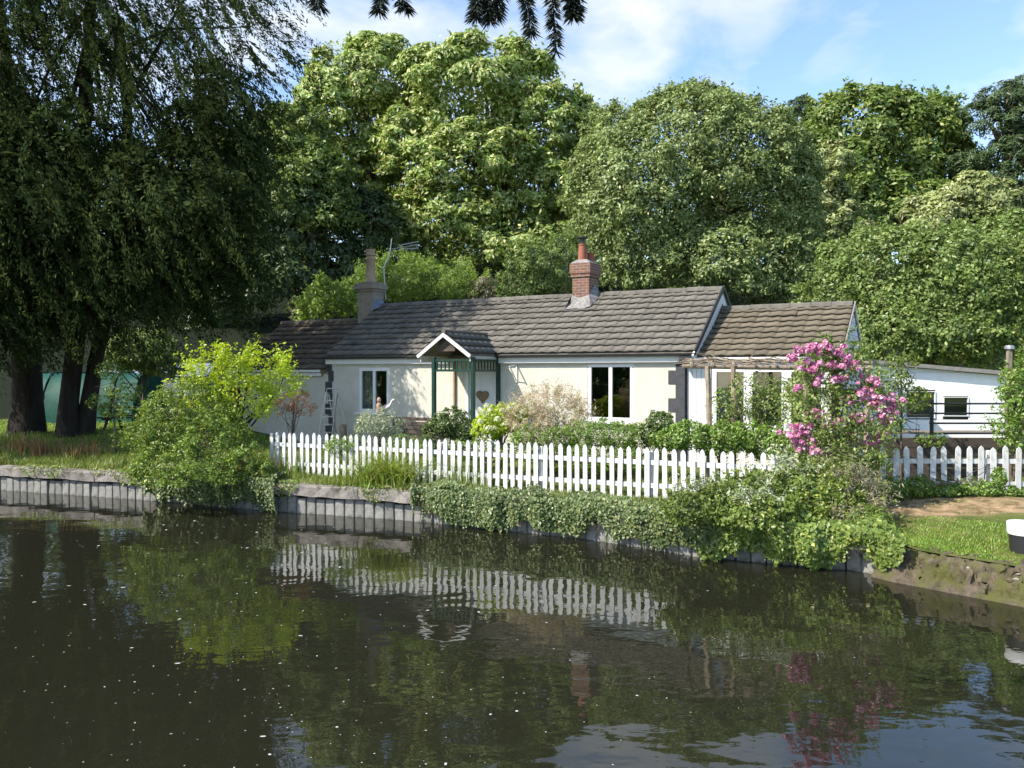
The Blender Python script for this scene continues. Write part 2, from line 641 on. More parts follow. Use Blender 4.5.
M = {
    'cream': surf("cream_roughcast", (0.552, 0.528, 0.452), (0.488, 0.464, 0.392), 2.5, .9, .8, 45, c3=(0.360, 0.328, 0.256), s3=1.4, t3=(.60, .85), spec=.15),
    'quoin': surf("black_paint", (.035, .037, .042), (.06, .06, .066), 6, .7, .2, 40),
    'tile': surf("concrete_tile", (0.102, 0.094, 0.080), (0.154, 0.141, 0.121), 5, .9, .35, 35, c3=(0.066, 0.060, 0.048), s3=2.3, t3=(.52, .72), rnd=.13, spec=.15),
    'tile_brown': surf("mossy_tile", (0.102, 0.087, 0.062), (0.143, 0.121, 0.089), 5, .9, .35, 35, c3=(0.070, 0.054, 0.034), s3=1.7, t3=(.5, .7), rnd=.18, spec=.15),
    'tile_shaded': surf("shaded_lichen_tile", (0.082, 0.070, 0.056), (0.131, 0.102, 0.074), 5, .9, .35, 35, c3=(0.221, 0.156, 0.082), s3=1.7, t3=(.55, .72), rnd=.2, spec=.15),  # left wing: tree shade put into the tile colour, with brown lichen
    'white': surf("white_paint", (0.640, 0.640, 0.632), (0.584, 0.584, 0.568), 4, .5, .1, 20, spec=.35),
    'fence': surf("fence_paint", (0.608, 0.604, 0.592), (0.528, 0.524, 0.504), 9, .6, .3, 60, c3=(0.288, 0.304, 0.232), s3=5, t3=(.50, .72), rnd=.09, spec=.3),
    'upvc': surf("white_frame", (0.656, 0.656, 0.656), None, rough=.3, spec=.4),
    'shed_white_lit': surf("lit_white_paint", (.83, .83, .81), (.76, .76, .74), 3, .55, .1, 20, spec=.3),  # paler copy of the white paint, makes up for grazing light on the boards
    'black': surf("black_plastic", (.02, .02, .022), None, rough=.4, spec=.4),
    'green': surf("green_paint", (.005, .028, .018), (.008, .038, .025), 6, .4, .1, 30, spec=.4),
    'pot_red': surf("terracotta", (.22, .075, .045), (.28, .11, .065), 8, .7, .2, 40),
    'pot_buff': surf("buff_clay", (0.377, 0.271, 0.180), (0.312, 0.221, 0.148), 8, .8, .2, 40),
    'stone': surf("chimney_stone", (0.205, 0.172, 0.135), (0.279, 0.238, 0.189), 7, .9, .6, 25, c3=(0.123, 0.107, 0.090), s3=2),
    'lead': surf("mortar_flashing", (0.260, 0.248, 0.229), (0.124, 0.118, 0.112), 14, .7, .3, 30),
    'brick': brickmat(),
    'glass': glassmat(),
    'curtain': surf("curtain_cloth", (.72, .71, .66), (.6, .59, .54), 3, .9),
    'lining': surf("room_paper", (0.508, 0.492, 0.426), (0.410, 0.394, 0.344), 3, .9),
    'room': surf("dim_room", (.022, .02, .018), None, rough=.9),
    'concrete': surf("weathered_coping", (0.277, 0.247, 0.225), (0.159, 0.142, 0.130), 4, .9, .8, 25, c3=(0.072, 0.072, 0.042), s3=3.0, t3=(.48, .62), rnd=.14),
    'pile': surf("concrete_pile", (0.248, 0.240, 0.223), (0.158, 0.153, 0.137), 5, .9, .5, 30, c3=(0.067, 0.070, 0.041), s3=2.5, t3=(.5, .66), rnd=.18),
    'lockwall': surf("mossy_stone", (0.122, 0.094, 0.068), (0.043, 0.035, 0.024), 7, .95, 1.0, 22, c3=(0.072, 0.072, 0.022), s3=2.2, t3=(.46, .58)),
    'wood': surf("grey_wood", (0.164, 0.131, 0.098), (0.246, 0.205, 0.156), 4, .85, .5, 20, stretch=(1, 1, 1), rnd=.1),
    'darkwood': surf("dark_wood", (.055, .042, .035), (.09, .07, .055), 4, .8, .4, 20, rnd=.15),
    'tanwood': surf("tan_board", (0.377, 0.246, 0.123), (0.312, 0.205, 0.107), 4, .8, .3, 20),
    'rustic': surf("rustic_pole", (0.312, 0.254, 0.189), (0.180, 0.139, 0.098), 8, .9, .6, 18),
    'rail': surf("black_iron", (.015, .016, .018), None, rough=.45, spec=.5),
    'alu': surf("aluminium", (0.451, 0.451, 0.459), None, rough=.4, metal=.8),
    'bark': surf("bark", (.042, .034, .027), (.020, .016, .013), 5, .95, 1.0, 14, c3=(.12, .13, .06), s3=1.0, t3=(.6, .8), stretch=(1, 1, .25)),
    'bark_lt': surf("pale_bark", (.13, .105, .08), (.07, .055, .042), 6, .95, .8, 16, stretch=(1, 1, .3)),
    'tarp': surf("green_tarpaulin", (.006, .05, .036), (.010, .075, .053), 2, .6, 1.0, 2.5, spec=.2),
    'slate': surf("blue_grey_sheet", (.12, .14, .18), (.18, .20, .25), 2, .6, .2, 10),
    'boardblue': surf("pale_boarding", (0.574, 0.590, 0.623), (0.508, 0.525, 0.558), 4, .55, .1, 20, rnd=.05),
    'felt': surf("roof_felt", (0.180, 0.172, 0.156), (0.246, 0.230, 0.205), 8, .9, .4, 60),
    'foam': surf("white_foam", (0.410, 0.410, 0.377), None, rough=.7),
    'pink': leafmat("pink_petals", (.53, .15, .31), (.66, .29, .45), (.74, .48, .58), .68, tr=.25, gloss=.02, patch=.2),
    'blossom_white': leafmat("cream_florets", (.55, .58, .34), (.72, .72, .52), (.42, .52, .16), .8, tr=.25, gloss=.02, patch=.2),
    'statue': surf("pale_resin", (0.607, 0.508, 0.451), (0.541, 0.459, 0.410), 6, .6),
    'statue_br': surf("brown_resin", (.30, .19, .12), (.36, .24, .16), 6, .6),
    'wicker': surf("wicker", (.24, .16, .10), (.16, .10, .06), 30, .9, .6, 60),
    'ground': groundmat(),
    'water': watermat(),
}
LB = 1.22
_leafmat = leafmat


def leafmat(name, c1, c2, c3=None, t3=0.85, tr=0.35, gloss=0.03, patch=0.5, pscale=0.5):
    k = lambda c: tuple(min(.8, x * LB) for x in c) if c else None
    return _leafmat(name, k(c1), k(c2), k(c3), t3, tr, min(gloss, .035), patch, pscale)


LM = {
    'chestnut': leafmat("chestnut_leaves", (.115, .18, .036), (.21, .29, .07), (.40, .42, .18), .70, tr=.30, patch=.35),
    'lime': leafmat("lime_leaves", (.125, .175, .055), (.195, .245, .085), (.27, .30, .13), .86, tr=.28, patch=.35),
    'oak': leafmat("oak_leaves", (.085, .135, .03), (.14, .195, .048), (.25, .27, .09), .88, tr=.3),
    'pale': leafmat("pale_chestnut_leaves", (.15, .19, .06), (.25, .285, .11), (.33, .34, .17), .8, tr=.3),
    'pine': leafmat("pine_needles", (.030, .055, .02), (.06, .09, .032), None, tr=.1),
    'hazel': leafmat("hazel_leaves", (.10, .155, .040), (.165, .22, .065), (.25, .29, .10), .85, tr=.35, patch=.35, pscale=.7),
    'dark': leafmat("holly_leaves", (.034, .056, .02), (.065, .095, .03), (.10, .13, .04), .9, tr=.2, gloss=.08),
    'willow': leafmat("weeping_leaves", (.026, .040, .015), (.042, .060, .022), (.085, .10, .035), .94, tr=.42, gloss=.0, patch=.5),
    'yellow': leafmat("yellow_green_leaves", (.24, .34, .03), (.36, .46, .05), (.45, .50, .09), .85, tr=.45, patch=.2),
    'bank': leafmat("bank_shrub_leaves", (.075, .135, .024), (.15, .215, .042), (.30, .34, .08), .85, tr=.4),
    'ivy': leafmat("ivy_leaves", (.05, .08, .024), (.105, .14, .046), (.17, .18, .07), .85, tr=.2, gloss=.10),
    'bramble': leafmat("bramble_leaves", (.08, .13, .026), (.17, .22, .05), (.30, .31, .07), .94, tr=.35),
    'rose': leafmat("rose_leaves", (.10, .16, .035), (.21, .27, .075), (.30, .30, .12), .9, tr=.35),
    'garden': leafmat("garden_leaves", (.09, .17, .028), (.17, .26, .05), (.27, .33, .09), .85, tr=.35),
    'box': leafmat("dark_shrub_leaves", (.045, .085, .018), (.095, .14, .035), (.18, .20, .06), .88, tr=.25, gloss=.09),
    'silver': leafmat("silver_leaves", (.20, .24, .14), (.32, .35, .22), (.42, .44, .32), .85, tr=.25),
    'plume': leafmat("buff_plumes", (.36, .28, .19), (.52, .42, .30), (.22, .25, .08), .75, tr=.35, patch=.2),
    'yelgreen': leafmat("feathery_leaves", (.17, .25, .055), (.26, .34, .085), (.14, .20, .045), .85, tr=.4, patch=.3),
    'twig': leafmat("twiggy_leaves", (.20, .17, .11), (.28, .25, .16), (.14, .17, .06), .8, tr=.3),
    'red': leafmat("russet_leaves", (.30, .13, .07), (.40, .22, .13), (.25, .2, .08), .85, tr=.35),
    'dry': leafmat("dry_stems", (.20, .11, .05), (.34, .22, .10), (.12, .14, .04), .75, tr=.3),
    'grass': leafmat("grass_blades", (.09, .15, .024), (.17, .23, .045), (.30, .26, .11), .84, tr=.4, gloss=.04, patch=.5, pscale=1.2),
    'lawn': leafmat("lawn_blades", (.12, .22, .025), (.20, .31, .045), (.30, .29, .09), .88, tr=.4, gloss=.03, patch=.3, pscale=1.2),
    'reed': leafmat("strap_leaves", (.12, .19, .03), (.24, .31, .06), (.36, .32, .14), .9, tr=.4),
    'sprig': leafmat("spiky_leaves", (.014, .020, .016), (.028, .036, .026), None, tr=.05, gloss=.05, patch=.2),
}

# ------------------------------------------------------------------ ground, water, banks
BX = [-80, -40, -13.0, -8.7, -4.85, -2.27, 1.39, 3.03, 5.26, 5.55, 6.6, 9.0, 16.0, 26.0, 80]
BY = [42, 30, 20.3, 18.75, 17.1, 16.2, 14.3, 12.95, 12.0, 11.5, 10.3, 7.6, 0.0, -10.0, -60]


def bank(x):
    return np.interp(x, BX, BY)


def sm(a):
    a = np.clip(a, 0, 1)
    return a * a * (3 - 2 * a)


def gz(x, y):
    x = np.asarray(x, dtype=float)
    y = np.asarray(y, dtype=float)
    r = y - bank(x)
    lft = .60 + .10 * sm(r / 1.0) + .08 * sm((r - 1) / 4)
    rgt = .47 + .23 * sm(r / 3.2) + .08 * sm((r - 3) / 3)
    k = sm((x - 5.3) / .5)
    z = lft * (1 - k) + rgt * k
    z = z + .32 * sm((-5.5 - x) / 3) * sm((y - 20) / 6)
    z = z + .26 * np.clip(y - 34, 0, 55) + .02 * np.sin(x * 1.7 + y * .9) * sm(r / 1.5)
    return z


def terrain():
    xs = np.concatenate([np.linspace(-80, -16, 24), np.linspace(-15, 14, 117), np.linspace(15, 80, 24)])
    rs = np.concatenate([np.linspace(0.05, 6, 31), np.linspace(6.5, 30, 40), np.linspace(32, 160, 24)])
    X, Rr = np.meshgrid(xs, rs)
    Y = bank(X) + Rr
    Z = gz(X, Y)
    rng = np.random.default_rng(3)
    Z += rng.normal(0, .008, Z.shape) * (Rr > .3)
    V = np.stack([X, Y, Z], -1).reshape(-1, 3)
    nx = len(xs)
    i, j = np.meshgrid(np.arange(nx - 1), np.arange(len(rs) - 1))
    a = (j * nx + i).ravel()
    T = np.stack([a, a + 1, a + nx + 1, a + nx], -1)
    o = link('ground', np_mesh('ground', V, T, M['ground'], True))
    o['kind'] = 'structure'
    w = MB().add([(-140, -60, 0), (140, -60, 0), (140, 80, 0), (-140, 80, 0)], [(0, 1, 2, 3)]).build('canal_water', M['water'])
    w['kind'] = 'structure'


terrain()


def path_pts(x0, x1, step):
    """points evenly spaced along the bank line between two x values"""
    xs = np.linspace(x0, x1, 800)
    ys = bank(xs)
    s = np.concatenate([[0], np.cumsum(np.hypot(np.diff(xs), np.diff(ys)))])
    n = max(2, int(round(s[-1] / step)) + 1)
    q = np.linspace(0, s[-1], n)
    return np.interp(q, s, xs), np.interp(q, s, ys)


def canal_wall():
    root = thing('canal_wall', 'weathered canal bank wall of upright grey piles under a pale concrete coping', 'wall', (0, 16, 0))
    b = MB()
    w, d = .113, .035
    pts = [(-w, 0), (-w * .84, -d), (w * .84, -d), (w, 0), (w, .10), (-w, .10)]
    vs = [(x, y, z) for z in (-.5, .34) for x, y in pts]
    fs = [(5, 4, 3, 2, 1, 0), (6, 7, 8, 9, 10, 11)] + [(i, (i + 1) % 6, (i + 1) % 6 + 6, i + 6) for i in range(6)]
    b.add(vs, fs)
    me = b.mesh('pile', M['pile'])
    X, Y = path_pts(-19, 5.45, .232)
    rng = random.Random(4)
    for i in range(len(X) - 1):
        a = math.atan2(Y[i + 1] - Y[i], X[i + 1] - X[i])
        link('pile', me, root, (X[i], Y[i] + .02 + rng.uniform(-.02, .02) - 16, rng.uniform(-.03, .02)), (rng.uniform(-.04, .04), rng.uniform(-.03, .03), a + rng.uniform(-.05, .05)))
    # dark backing plank behind the piles
    bb = MB()
    for i in range(len(X) - 1):
        bb.add([(X[i], Y[i] + .14 - 16, -.6), (X[i + 1], Y[i + 1] + .14 - 16, -.6), (X[i + 1], Y[i + 1] + .14 - 16, .36), (X[i], Y[i] + .14 - 16, .36)], [(0, 1, 2, 3)])
    bb.build('backing_plank', M['darkwood'], root)
    X, Y = path_pts(-19, 5.45, 1.9)
    for i in range(len(X) - 1):
        a = math.atan2(Y[i + 1] - Y[i], X[i + 1] - X[i])
        L = math.hypot(Y[i + 1] - Y[i], X[i + 1] - X[i])
        c = MB()
        n = 8
        sec = [(-.105, .385), (-.11, .585), (-.085, .612), (.17, .63), (.18, .36)]
        for k in range(n + 1):
            x = L * k / n - (0.012 if k == n else 0)
            for (yy, zz) in sec:
                c.v.append((x, yy + rng.uniform(-.016, .016), zz + rng.uniform(-.02, .016)))
        m = len(sec)
        for k in range(n):
            for j in range(m):
                q = (j + 1) % m
                c.f.append((k * m + j, k * m + q, (k + 1) * m + q, (k + 1) * m + j))
        c.f.append(tuple(range(m)))
        c.f.append(tuple(n * m + j for j in range(m - 1, -1, -1)))
        c.build('coping_beam', M['concrete'], root, (X[i], Y[i] - 16, 0), (0, 0, a))


canal_wall()


def lock_wall():
    root = thing('lockside_wall', 'low rough brown stone bank wall with moss at the right water edge', 'wall', (6, 10.6, 0))
    rng = np.random.default_rng(8)
    xs = np.concatenate([np.linspace(5.40, 9, 150), np.linspace(9.2, 16, 30)])
    ys = bank(xs)
    prof = np.array([(-.16, -.6), (-.16, -.02), (-.15, .045), (-.10, .06), (-.09, .13), (-.075, .19), (-.065, .25), (-.05, .31), (-.03, .37), (0.0, .42), (.06, .46), (.16, .48), (.30, .47), (.42, .44), (.42, -.5)])
    V = []
    nrm = np.stack([np.gradient(ys, xs), -np.ones_like(xs)], -1)
    nrm /= np.linalg.norm(nrm, axis=1)[:, None]   # outward, towards the water
    for i, x in enumerate(xs):
        for k, (d, z) in enumerate(prof):
            j = rng.normal(0, .02, 3) * (1 if 3 < k < 13 else .15) + np.array([0, .035, 0]) * math.sin(x * 7 + k * .9) * (3 < k < 11)
            V.append((x - nrm[i, 0] * d + j[0] - 6, ys[i] - nrm[i, 1] * d + j[1] - 10.6, z + j[2]))
    m = len(prof)
    T = []
    for i in range(len(xs) - 1):
        for k in range(m - 1):
            T.append((i * m + k, (i + 1) * m + k, (i + 1) * m + k + 1, i * m + k + 1))
    link('stone_face', np_mesh('stone_face', V, T, M['lockwall'], True), root)
    # a few loose stones bedded in the face
    for k in range(16):
        x = rng.uniform(5.7, 7.6)
        z = rng.uniform(.05, .40)
        r = rng.uniform(.035, .08)
        b = MB()
        b.lathe([(r * .3, -r * .6), (r * .95, -r * .2), (r, r * .2), (r * .4, r * .6)], n=7)
        b.v = [(v[0] * rng.uniform(.9, 1.3), v[1] * rng.uniform(.6, .8), v[2] * .8) for v in b.v]
        b.build('stone', M['concrete'] if k % 3 == 0 else M['lockwall'], root, (x - 6 - .02, bank(x) - 10.6 + .02, z), (0, 0, rng.uniform(0, 3)))


lock_wall()

# ------------------------------------------------------------------ the cottage
HA = R(-29)
E0 = Vector((-5.6, 23.95))
G0 = .78
U = Vector((math.cos(HA), math.sin(HA)))
Vv = Vector((-math.sin(HA), math.cos(HA)))


def T_(pxx, w):
    a = (pxx - 512) / F
    return (a * (E0.y + Vv.y * w) - E0.x - Vv.x * w) / (U.x - a * U.y)


def HW(t, w):
    p = E0 + U * t + Vv * w
    return p


def Zl(pyy, t, w):
    return CAMZ - (pyy - HZ) / F * HW(t, w).y - G0


house = thing('cottage', 'cream rendered single storey cottage with grey tiled roof behind the white picket fence', 'house', (E0.x, E0.y, G0), HA)


def wall_mesh(x0, x1, z0, z1, y, opens, depth=.13):
    b = MB()
    xs = sorted({x0, x1, *[o[0] for o in opens], *[o[1] for o in opens]})
    zs = sorted({z0, z1, *[o[2] for o in opens], *[o[3] for o in opens]})
    for i in range(len(xs) - 1):
        for j in range(len(zs) - 1):
            cx, cz = (xs[i] + xs[i + 1]) / 2, (zs[j] + zs[j + 1]) / 2
            if any(o[0] < cx < o[1] and o[2] < cz < o[3] for o in opens):
                continue
            b.add([(xs[i], y, zs[j]), (xs[i + 1], y, zs[j]), (xs[i + 1], y, zs[j + 1]), (xs[i], y, zs[j + 1])], [(0, 1, 2, 3)])
    for (a, c, d, e) in opens:
        for (p, q) in (((a, d), (c, d)), ((c, d), (c, e)), ((c, e), (a, e)), ((a, e), (a, d))):
            b.add([(p[0], y, p[1]), (q[0], y, q[1]), (q[0], y + depth, q[1]), (p[0], y + depth, p[1])], [(0, 1, 2, 3)])
    return b


EZ, RZ, HD = 2.67, 4.34, 2.5       # main eaves, ridge, half depth
ML = 11.25
W0, W1 = .16, 4.7
lx0, lx1 = T_(359, W0), T_(389.5, W0)
lz0, lz1 = Zl(412.5, (lx0 + lx1) / 2, W0), Zl(367.5, (lx0 + lx1) / 2, W0)
rx0, rx1 = T_(587.5, W0), T_(634, W0)
rz0, rz1 = Zl(421.5, (rx0 + rx1) / 2, W0), Zl(363, (rx0 + rx1) / 2, W0)
dx0, dx1 = T_(466, W0), T_(496.5, W0)
opens = [(lx0, lx1, lz0, lz1), (rx0, rx1, rz0, rz1), (dx0, dx1, .12, 2.32)]
wb = wall_mesh(.12, 10.95, -.3, 2.72, W0, opens)
# gable and back walls
zg = lambda w: EZ + (RZ - EZ) * (1 - abs(w - HD) / HD) - .06
for x in (.12, 10.95):
    wb.add([(x, W0, -.3), (x, W1, -.3), (x, W1, zg(W1)), (x, HD, zg(HD)), (x, W0, zg(W0))], [(0, 1, 2, 3, 4)])
wb.add([(.12, W1, -.3), (10.95, W1, -.3), (10.95, W1, 2.7), (.12, W1, 2.7)], [(0, 1, 2, 3)])
wb.build('wall', M['cream'], house)
# lower left wing wall
LL = -4.2
LEZ, LRZ = 2.27, 3.90
lw = wall_mesh(LL + .25, .12, -.3, LEZ + .05, W0 + .008, [])
lw.add([(LL + .25, W0, -.3), (LL + .25, W1, -.3), (LL + .25, W1, LEZ), (LL + .25, HD, LRZ - .05), (LL + .25, W0, LEZ)], [(0, 1, 2, 3, 4)])
lw.add([(LL + .25, W1, -.3), (.12, W1, -.3), (.12, W1, LEZ), (LL + .25, W1, LEZ)], [(0, 1, 2, 3)])
lw.build('wing_wall', M['cream'], house)


# --- tiles
def tile_mesh(width, length, name='tile', mat=None):
    nseg = 6
    V, T = [], []
    for r, (yy, zz) in enumerate(((0, -.012), (0, .046), (length, .002))):
        if r == 0:
            yy = .05
        for k in range(nseg + 1):
            f = k / nseg
            wv = (0, 0, .003, .016, .026, .016, 0)[k]
            V.append((f * width, yy, zz + wv))
    n = nseg + 1
    for r in (0, 1):
        for k in range(nseg):
            T.append((r * n + k, r * n + k + 1, (r + 1) * n + k + 1, (r + 1) * n + k))
    return np.array(V), np.array(T)


def roof_slope(roof, x0, x1, ez, rz, hd, pitch_w0, mat, single_from, courses, tw=.298, stuff_name='tile_field'):
    """tiles the front slope; tiles with x >= single_from are objects of their own"""
    sl = math.hypot(hd, rz - ez)
    pitch = math.atan2(rz - ez, hd)
    cl = sl / courses
    n = int(round((x1 - x0) / tw))
    tw = (x1 - x0) / n
    V, Tq = tile_mesh(tw, cl * 1.12)
    me = np_mesh('tile', V, Tq, mat)
    rng = np.random.default_rng(int(abs(x0 * 10)) + 5)
    SV, ST = [], []
    cnt = 0
    for c in range(courses):
        for i in range(n):
            s = cl * c
            x = x0 + i * tw
            y = pitch_w0 + s * math.cos(pitch)
            z = ez + s * math.sin(pitch)
            jx, jr = rng.normal(0, .008), rng.normal(0, .018)
            if rng.random() < .012:
                jx -= .05
            if x >= single_from:
                o = link('tile', me, roof, (x, y + jx, z + .012), (pitch + jr * .4, jr * .5, jr * .6))
                cnt += 1
            else:
                cp, sp = math.cos(pitch + jr * .4), math.sin(pitch + jr * .4)
                P = np.stack([V[:, 0] + x, y + jx + V[:, 1] * cp - V[:, 2] * sp, z + .012 + V[:, 1] * sp + V[:, 2] * cp], -1)
                ST.append(Tq + len(SV) * len(V))
                SV.append(P)
    if SV:
        o = link(stuff_name, np_mesh(stuff_name, np.concatenate(SV), np.concatenate(ST), mat), roof)
        o['kind'] = 'stuff'
    return cnt


def roof_slab(name, x0, x1, ez, rz, hd, mat, th=.07):
    b = MB()
    sec = [(0, ez), (hd, rz), (2 * hd, ez), (2 * hd, ez - th), (hd, rz - th), (0, ez - th)]
    b.prism([(x0, y, z) for y, z in sec], (x1 - x0, 0, 0))
    return b.build(name, mat, house)


def ridge(roof, x0, x1, hd, rz, mat, step=.46):
    n = int(round((x1 - x0) / step))
    st = (x1 - x0) / n
    b = MB()
    prof = [(-.13, -.055), (-.10, .02), (-.045, .058), (.045, .058), (.10, .02), (.13, -.055)]
    for x in (0, st * .985):
        for (y, z) in prof:
            b.v.append((x, y, z))
    for k in range(5):
        b.f.append((k, k + 1, k + 7, k + 6))
    b.f.append((5, 4, 3, 2, 1, 0))
    b.f.append((6, 7, 8, 9, 10, 11))
    me = b.mesh('ridge_tile', mat)
    rng = random.Random(2)
    for i in range(n):
        link('ridge_tile', me, roof, (x0 + i * st, hd, rz + .045 + rng.uniform(-.006, .006)), (0, rng.uniform(-.008, .008), rng.uniform(-.006, .006)))


main_roof = roof_slab('roof', 0, ML, EZ, RZ, HD, M['tile'])
roof_slope(main_roof, 0, ML, EZ, RZ, HD, 0, M['tile'], 6.0, 10)
ridge(main_roof, 0.02, ML, HD, RZ, M['tile'])
left_roof = roof_slab('roof', LL, .02, LEZ, LRZ, HD, M['tile_shaded'])
roof_slope(left_roof, LL, .0, LEZ, LRZ, HD, 0, M['tile_shaded'], 99, 10)
ridge(left_roof, LL, -.15, HD, LRZ, M['tile_shaded'])
XE = ML + 3.11
XEZ, XRZ, XHD, XW = 2.55, 3.82, 2.35, .15
right_roof = MB().prism([(ML - .25, XW, XEZ), (ML - .25, HD, XRZ), (ML - .25, 2 * HD - XW, XEZ), (ML - .25, 2 * HD - XW, XEZ - .07), (ML - .25, HD, XRZ - .07), (ML - .25, XW, XEZ - .07)],
                        (XE - ML + .25, 0, 0)).build('roof', M['tile_brown'], house)
roof_slope(right_roof, ML - .25, XE, XEZ, XRZ, XHD, XW, M['tile_brown'], -99, 9)
ridge(right_roof, ML - .25, XE, HD, XRZ, M['tile'])

# verge at left end of main roof and gable trim
pitch = math.atan2(RZ - EZ, HD)
b = MB().bar((ML + .015, -.06, EZ - .03 + .05), (ML + .015, HD, RZ + .02 + .05), .03, .11, up=(0, -.5, 1))
b.bar((ML + .015, HD, RZ + .07), (ML + .015, 2 * HD + .06, EZ + .02), .03, .11, up=(0, .5, 1))
b.build('verge_strip', M['black'], house)
for (a, c) in (((ML - .03, -.05, EZ - .20), (ML - .03, HD, RZ - .15)), ((ML - .032, 2 * HD + .05, EZ - .20), (ML - .032, HD, RZ - .15))):
    MB().bar(a, c, .04, .32, up=(0, 0, 1)).build('bargeboard', M['white'], house)
MB().box((ML - .19, -.02, EZ - .14), (.34, .18, .12)).build('eave_box', M['black'], house)
# right wing gable trim and boards
for (a, c) in (((XE + .028, 2 * HD - XW + .05, XEZ - .03), (XE + .028, HD, XRZ + .01)),):
    MB().bar(a, c, .03, .09).build('bargeboard', M['white'], house)
MB().bar((XE + .045, XW - .05, XEZ + .05), (XE + .045, HD, XRZ + .07), .03, .05).build('verge_strip', M['felt'], house)
k = 0
z = -.2
while z < XRZ - .25:
    wtop = max(.04, XHD * (1 - max(0, z + .15 - XEZ) / (XRZ - XEZ)) - .04)
    b = MB()
    b.add([(XE + .004, HD - wtop, z), (XE + .004, HD + wtop, z), (XE - .012, HD + wtop, z + .152), (XE - .012, HD - wtop, z + .152),
           (XE - .03, HD - wtop, z), (XE - .03, HD + wtop, z)], [(0, 1, 2, 3), (0, 4, 5, 1)])
    b.build('gable_board', M['boardblue'], house)
    z += .15

# fascias and gutters
px0, px1 = 4.36, 5.96          # porch span interrupts the gutter
for (x0, x1) in ((-.02, px0), (px1, ML - .02)):
    MB().box(((x0 + x1) / 2, .06, EZ - .13), (x1 - x0, .03, .17)).build('fascia', M['white'], house)
    g = MB()
    prof = [(-.06, .0), (-.05, -.045), (0, -.062), (.05, -.045), (.06, 0.0)]
    for x in (x0 - .02, x1 + .02):
        for (y, zz) in prof:
            g.v.append((x, y - .035, EZ - .012 + zz))
    for q in range(4):
        g.f.append((q, q + 1, q + 6, q + 5))
    g.f.append((4, 3, 2, 1, 0))
    g.f.append((5, 6, 7, 8, 9))
    g.f.append((0, 5, 9, 4))
    g.build('gutter', M['black'], house)
MB().box((LL / 2 - .1, .06, LEZ - .1), (-LL - .2, .03, .14)).build('fascia', M['white'], house)
MB().box((LL / 2 - .1, .0, LEZ - .02), (-LL - .15, .09, .07)).build('gutter', M['white'], house)
MB().box(((ML + XE) / 2 - .05, XW + .1, XEZ - .13), (XE - ML + .2, .03, .16)).build('fascia', M['white'], house)
MB().box(((ML + XE) / 2 - .05, XW + .03, XEZ - .03), (XE - ML + .15, .10, .07)).build('gutter', M['white'], house)
# wall plate line under the eaves
MB().box(((.12 + 10.95) / 2, W0 - .012, EZ - .235), (10.8, .024, .03)).build('wall_trim', M['white'], house)

# black painted quoins at both front corners
for zz in range(8):
    z0 = -.05 + zz * .33
    wide = zz % 2 == 0
    w = .40 if wide else .22
    MB().box((10.95 - w / 2 + .006, W0 - .001, z0 + .165), (w, .03, .326)).build('quoin_block', M['quoin'], house)
    MB().box((10.95 + .006, W0 + .36, z0 + .165), (.03, .68, .326)).build('quoin_block', M['quoin'], house)
    qa, qb = (-.12, .14) if not wide else (.0, .20 if zz % 4 else .15)
    MB().box(((qa + qb) / 2, W0 - .004, z0 + .165), (qb - qa, .028, .322)).build('quoin_block', M['quoin'], house)

# windows
def window(x0, x1, z0, z1, y, lights, fr=.055, sill=True, curtain=None, depth=.06):
    f = MB()
    cx = (x0 + x1) / 2
    f.box((x0 + fr / 2, y, (z0 + z1) / 2), (fr, depth, z1 - z0))
    f.box((x1 - fr / 2, y, (z0 + z1) / 2), (fr, depth, z1 - z0))
    f.box((cx, y, z0 + fr / 2), (x1 - x0 - 2 * fr, depth, fr))
    f.box((cx, y, z1 - fr / 2), (x1 - x0 - 2 * fr, depth, fr))
    wnd = f.build('window', M['upvc'], house)
    lw_ = (x1 - x0 - 2 * fr) / lights
    for i in range(lights):
        a = x0 + fr + i * lw_
        c = a + lw_
        s = MB()
        q = .045
        zz0, zz1 = z0 + fr, z1 - fr
        s.box((a + q / 2, y - .012, (zz0 + zz1) / 2), (q, depth, zz1 - zz0))
        s.box((c - q / 2, y - .012, (zz0 + zz1) / 2), (q, depth, zz1 - zz0))
        s.box(((a + c) / 2, y - .012, zz0 + q / 2), (lw_ - 2 * q, depth, q))
        s.box(((a + c) / 2, y - .012, zz1 - q / 2), (lw_ - 2 * q, depth, q))
        s.build('casement', M['upvc'], wnd)
        MB().box(((a + c) / 2, y - .005, (zz0 + zz1) / 2), (lw_ - 2 * q, .008, zz1 - zz0 - 2 * q)).build('pane', M['glass'], wnd)
    if sill:
        MB().box((cx, y - .09, z0 - .025), (x1 - x0 + .1, .2, .045)).build('sill', M['upvc'], wnd)
    if curtain:
        for (ca, cb_) in curtain:
            c = MB()
            n = 16
            for k in range(n + 1):
                xx = ca + (cb_ - ca) * k / n
                for zz in (z0 + .02, z1):
                    c.v.append((xx, y + .09 + .02 * math.sin(k * 1.7), zz))
            for k in range(n):
                c.f.append((2 * k, 2 * k + 2, 2 * k + 3, 2 * k + 1))
            c.build('curtain', M['curtain'], wnd)
    return wnd


window(lx0, lx1, lz0, lz1, W0 + .04, 2, curtain=[(lx0 + .08, lx0 + .42)])
window(rx0, rx1, rz0, rz1, W0 + .04, 2)
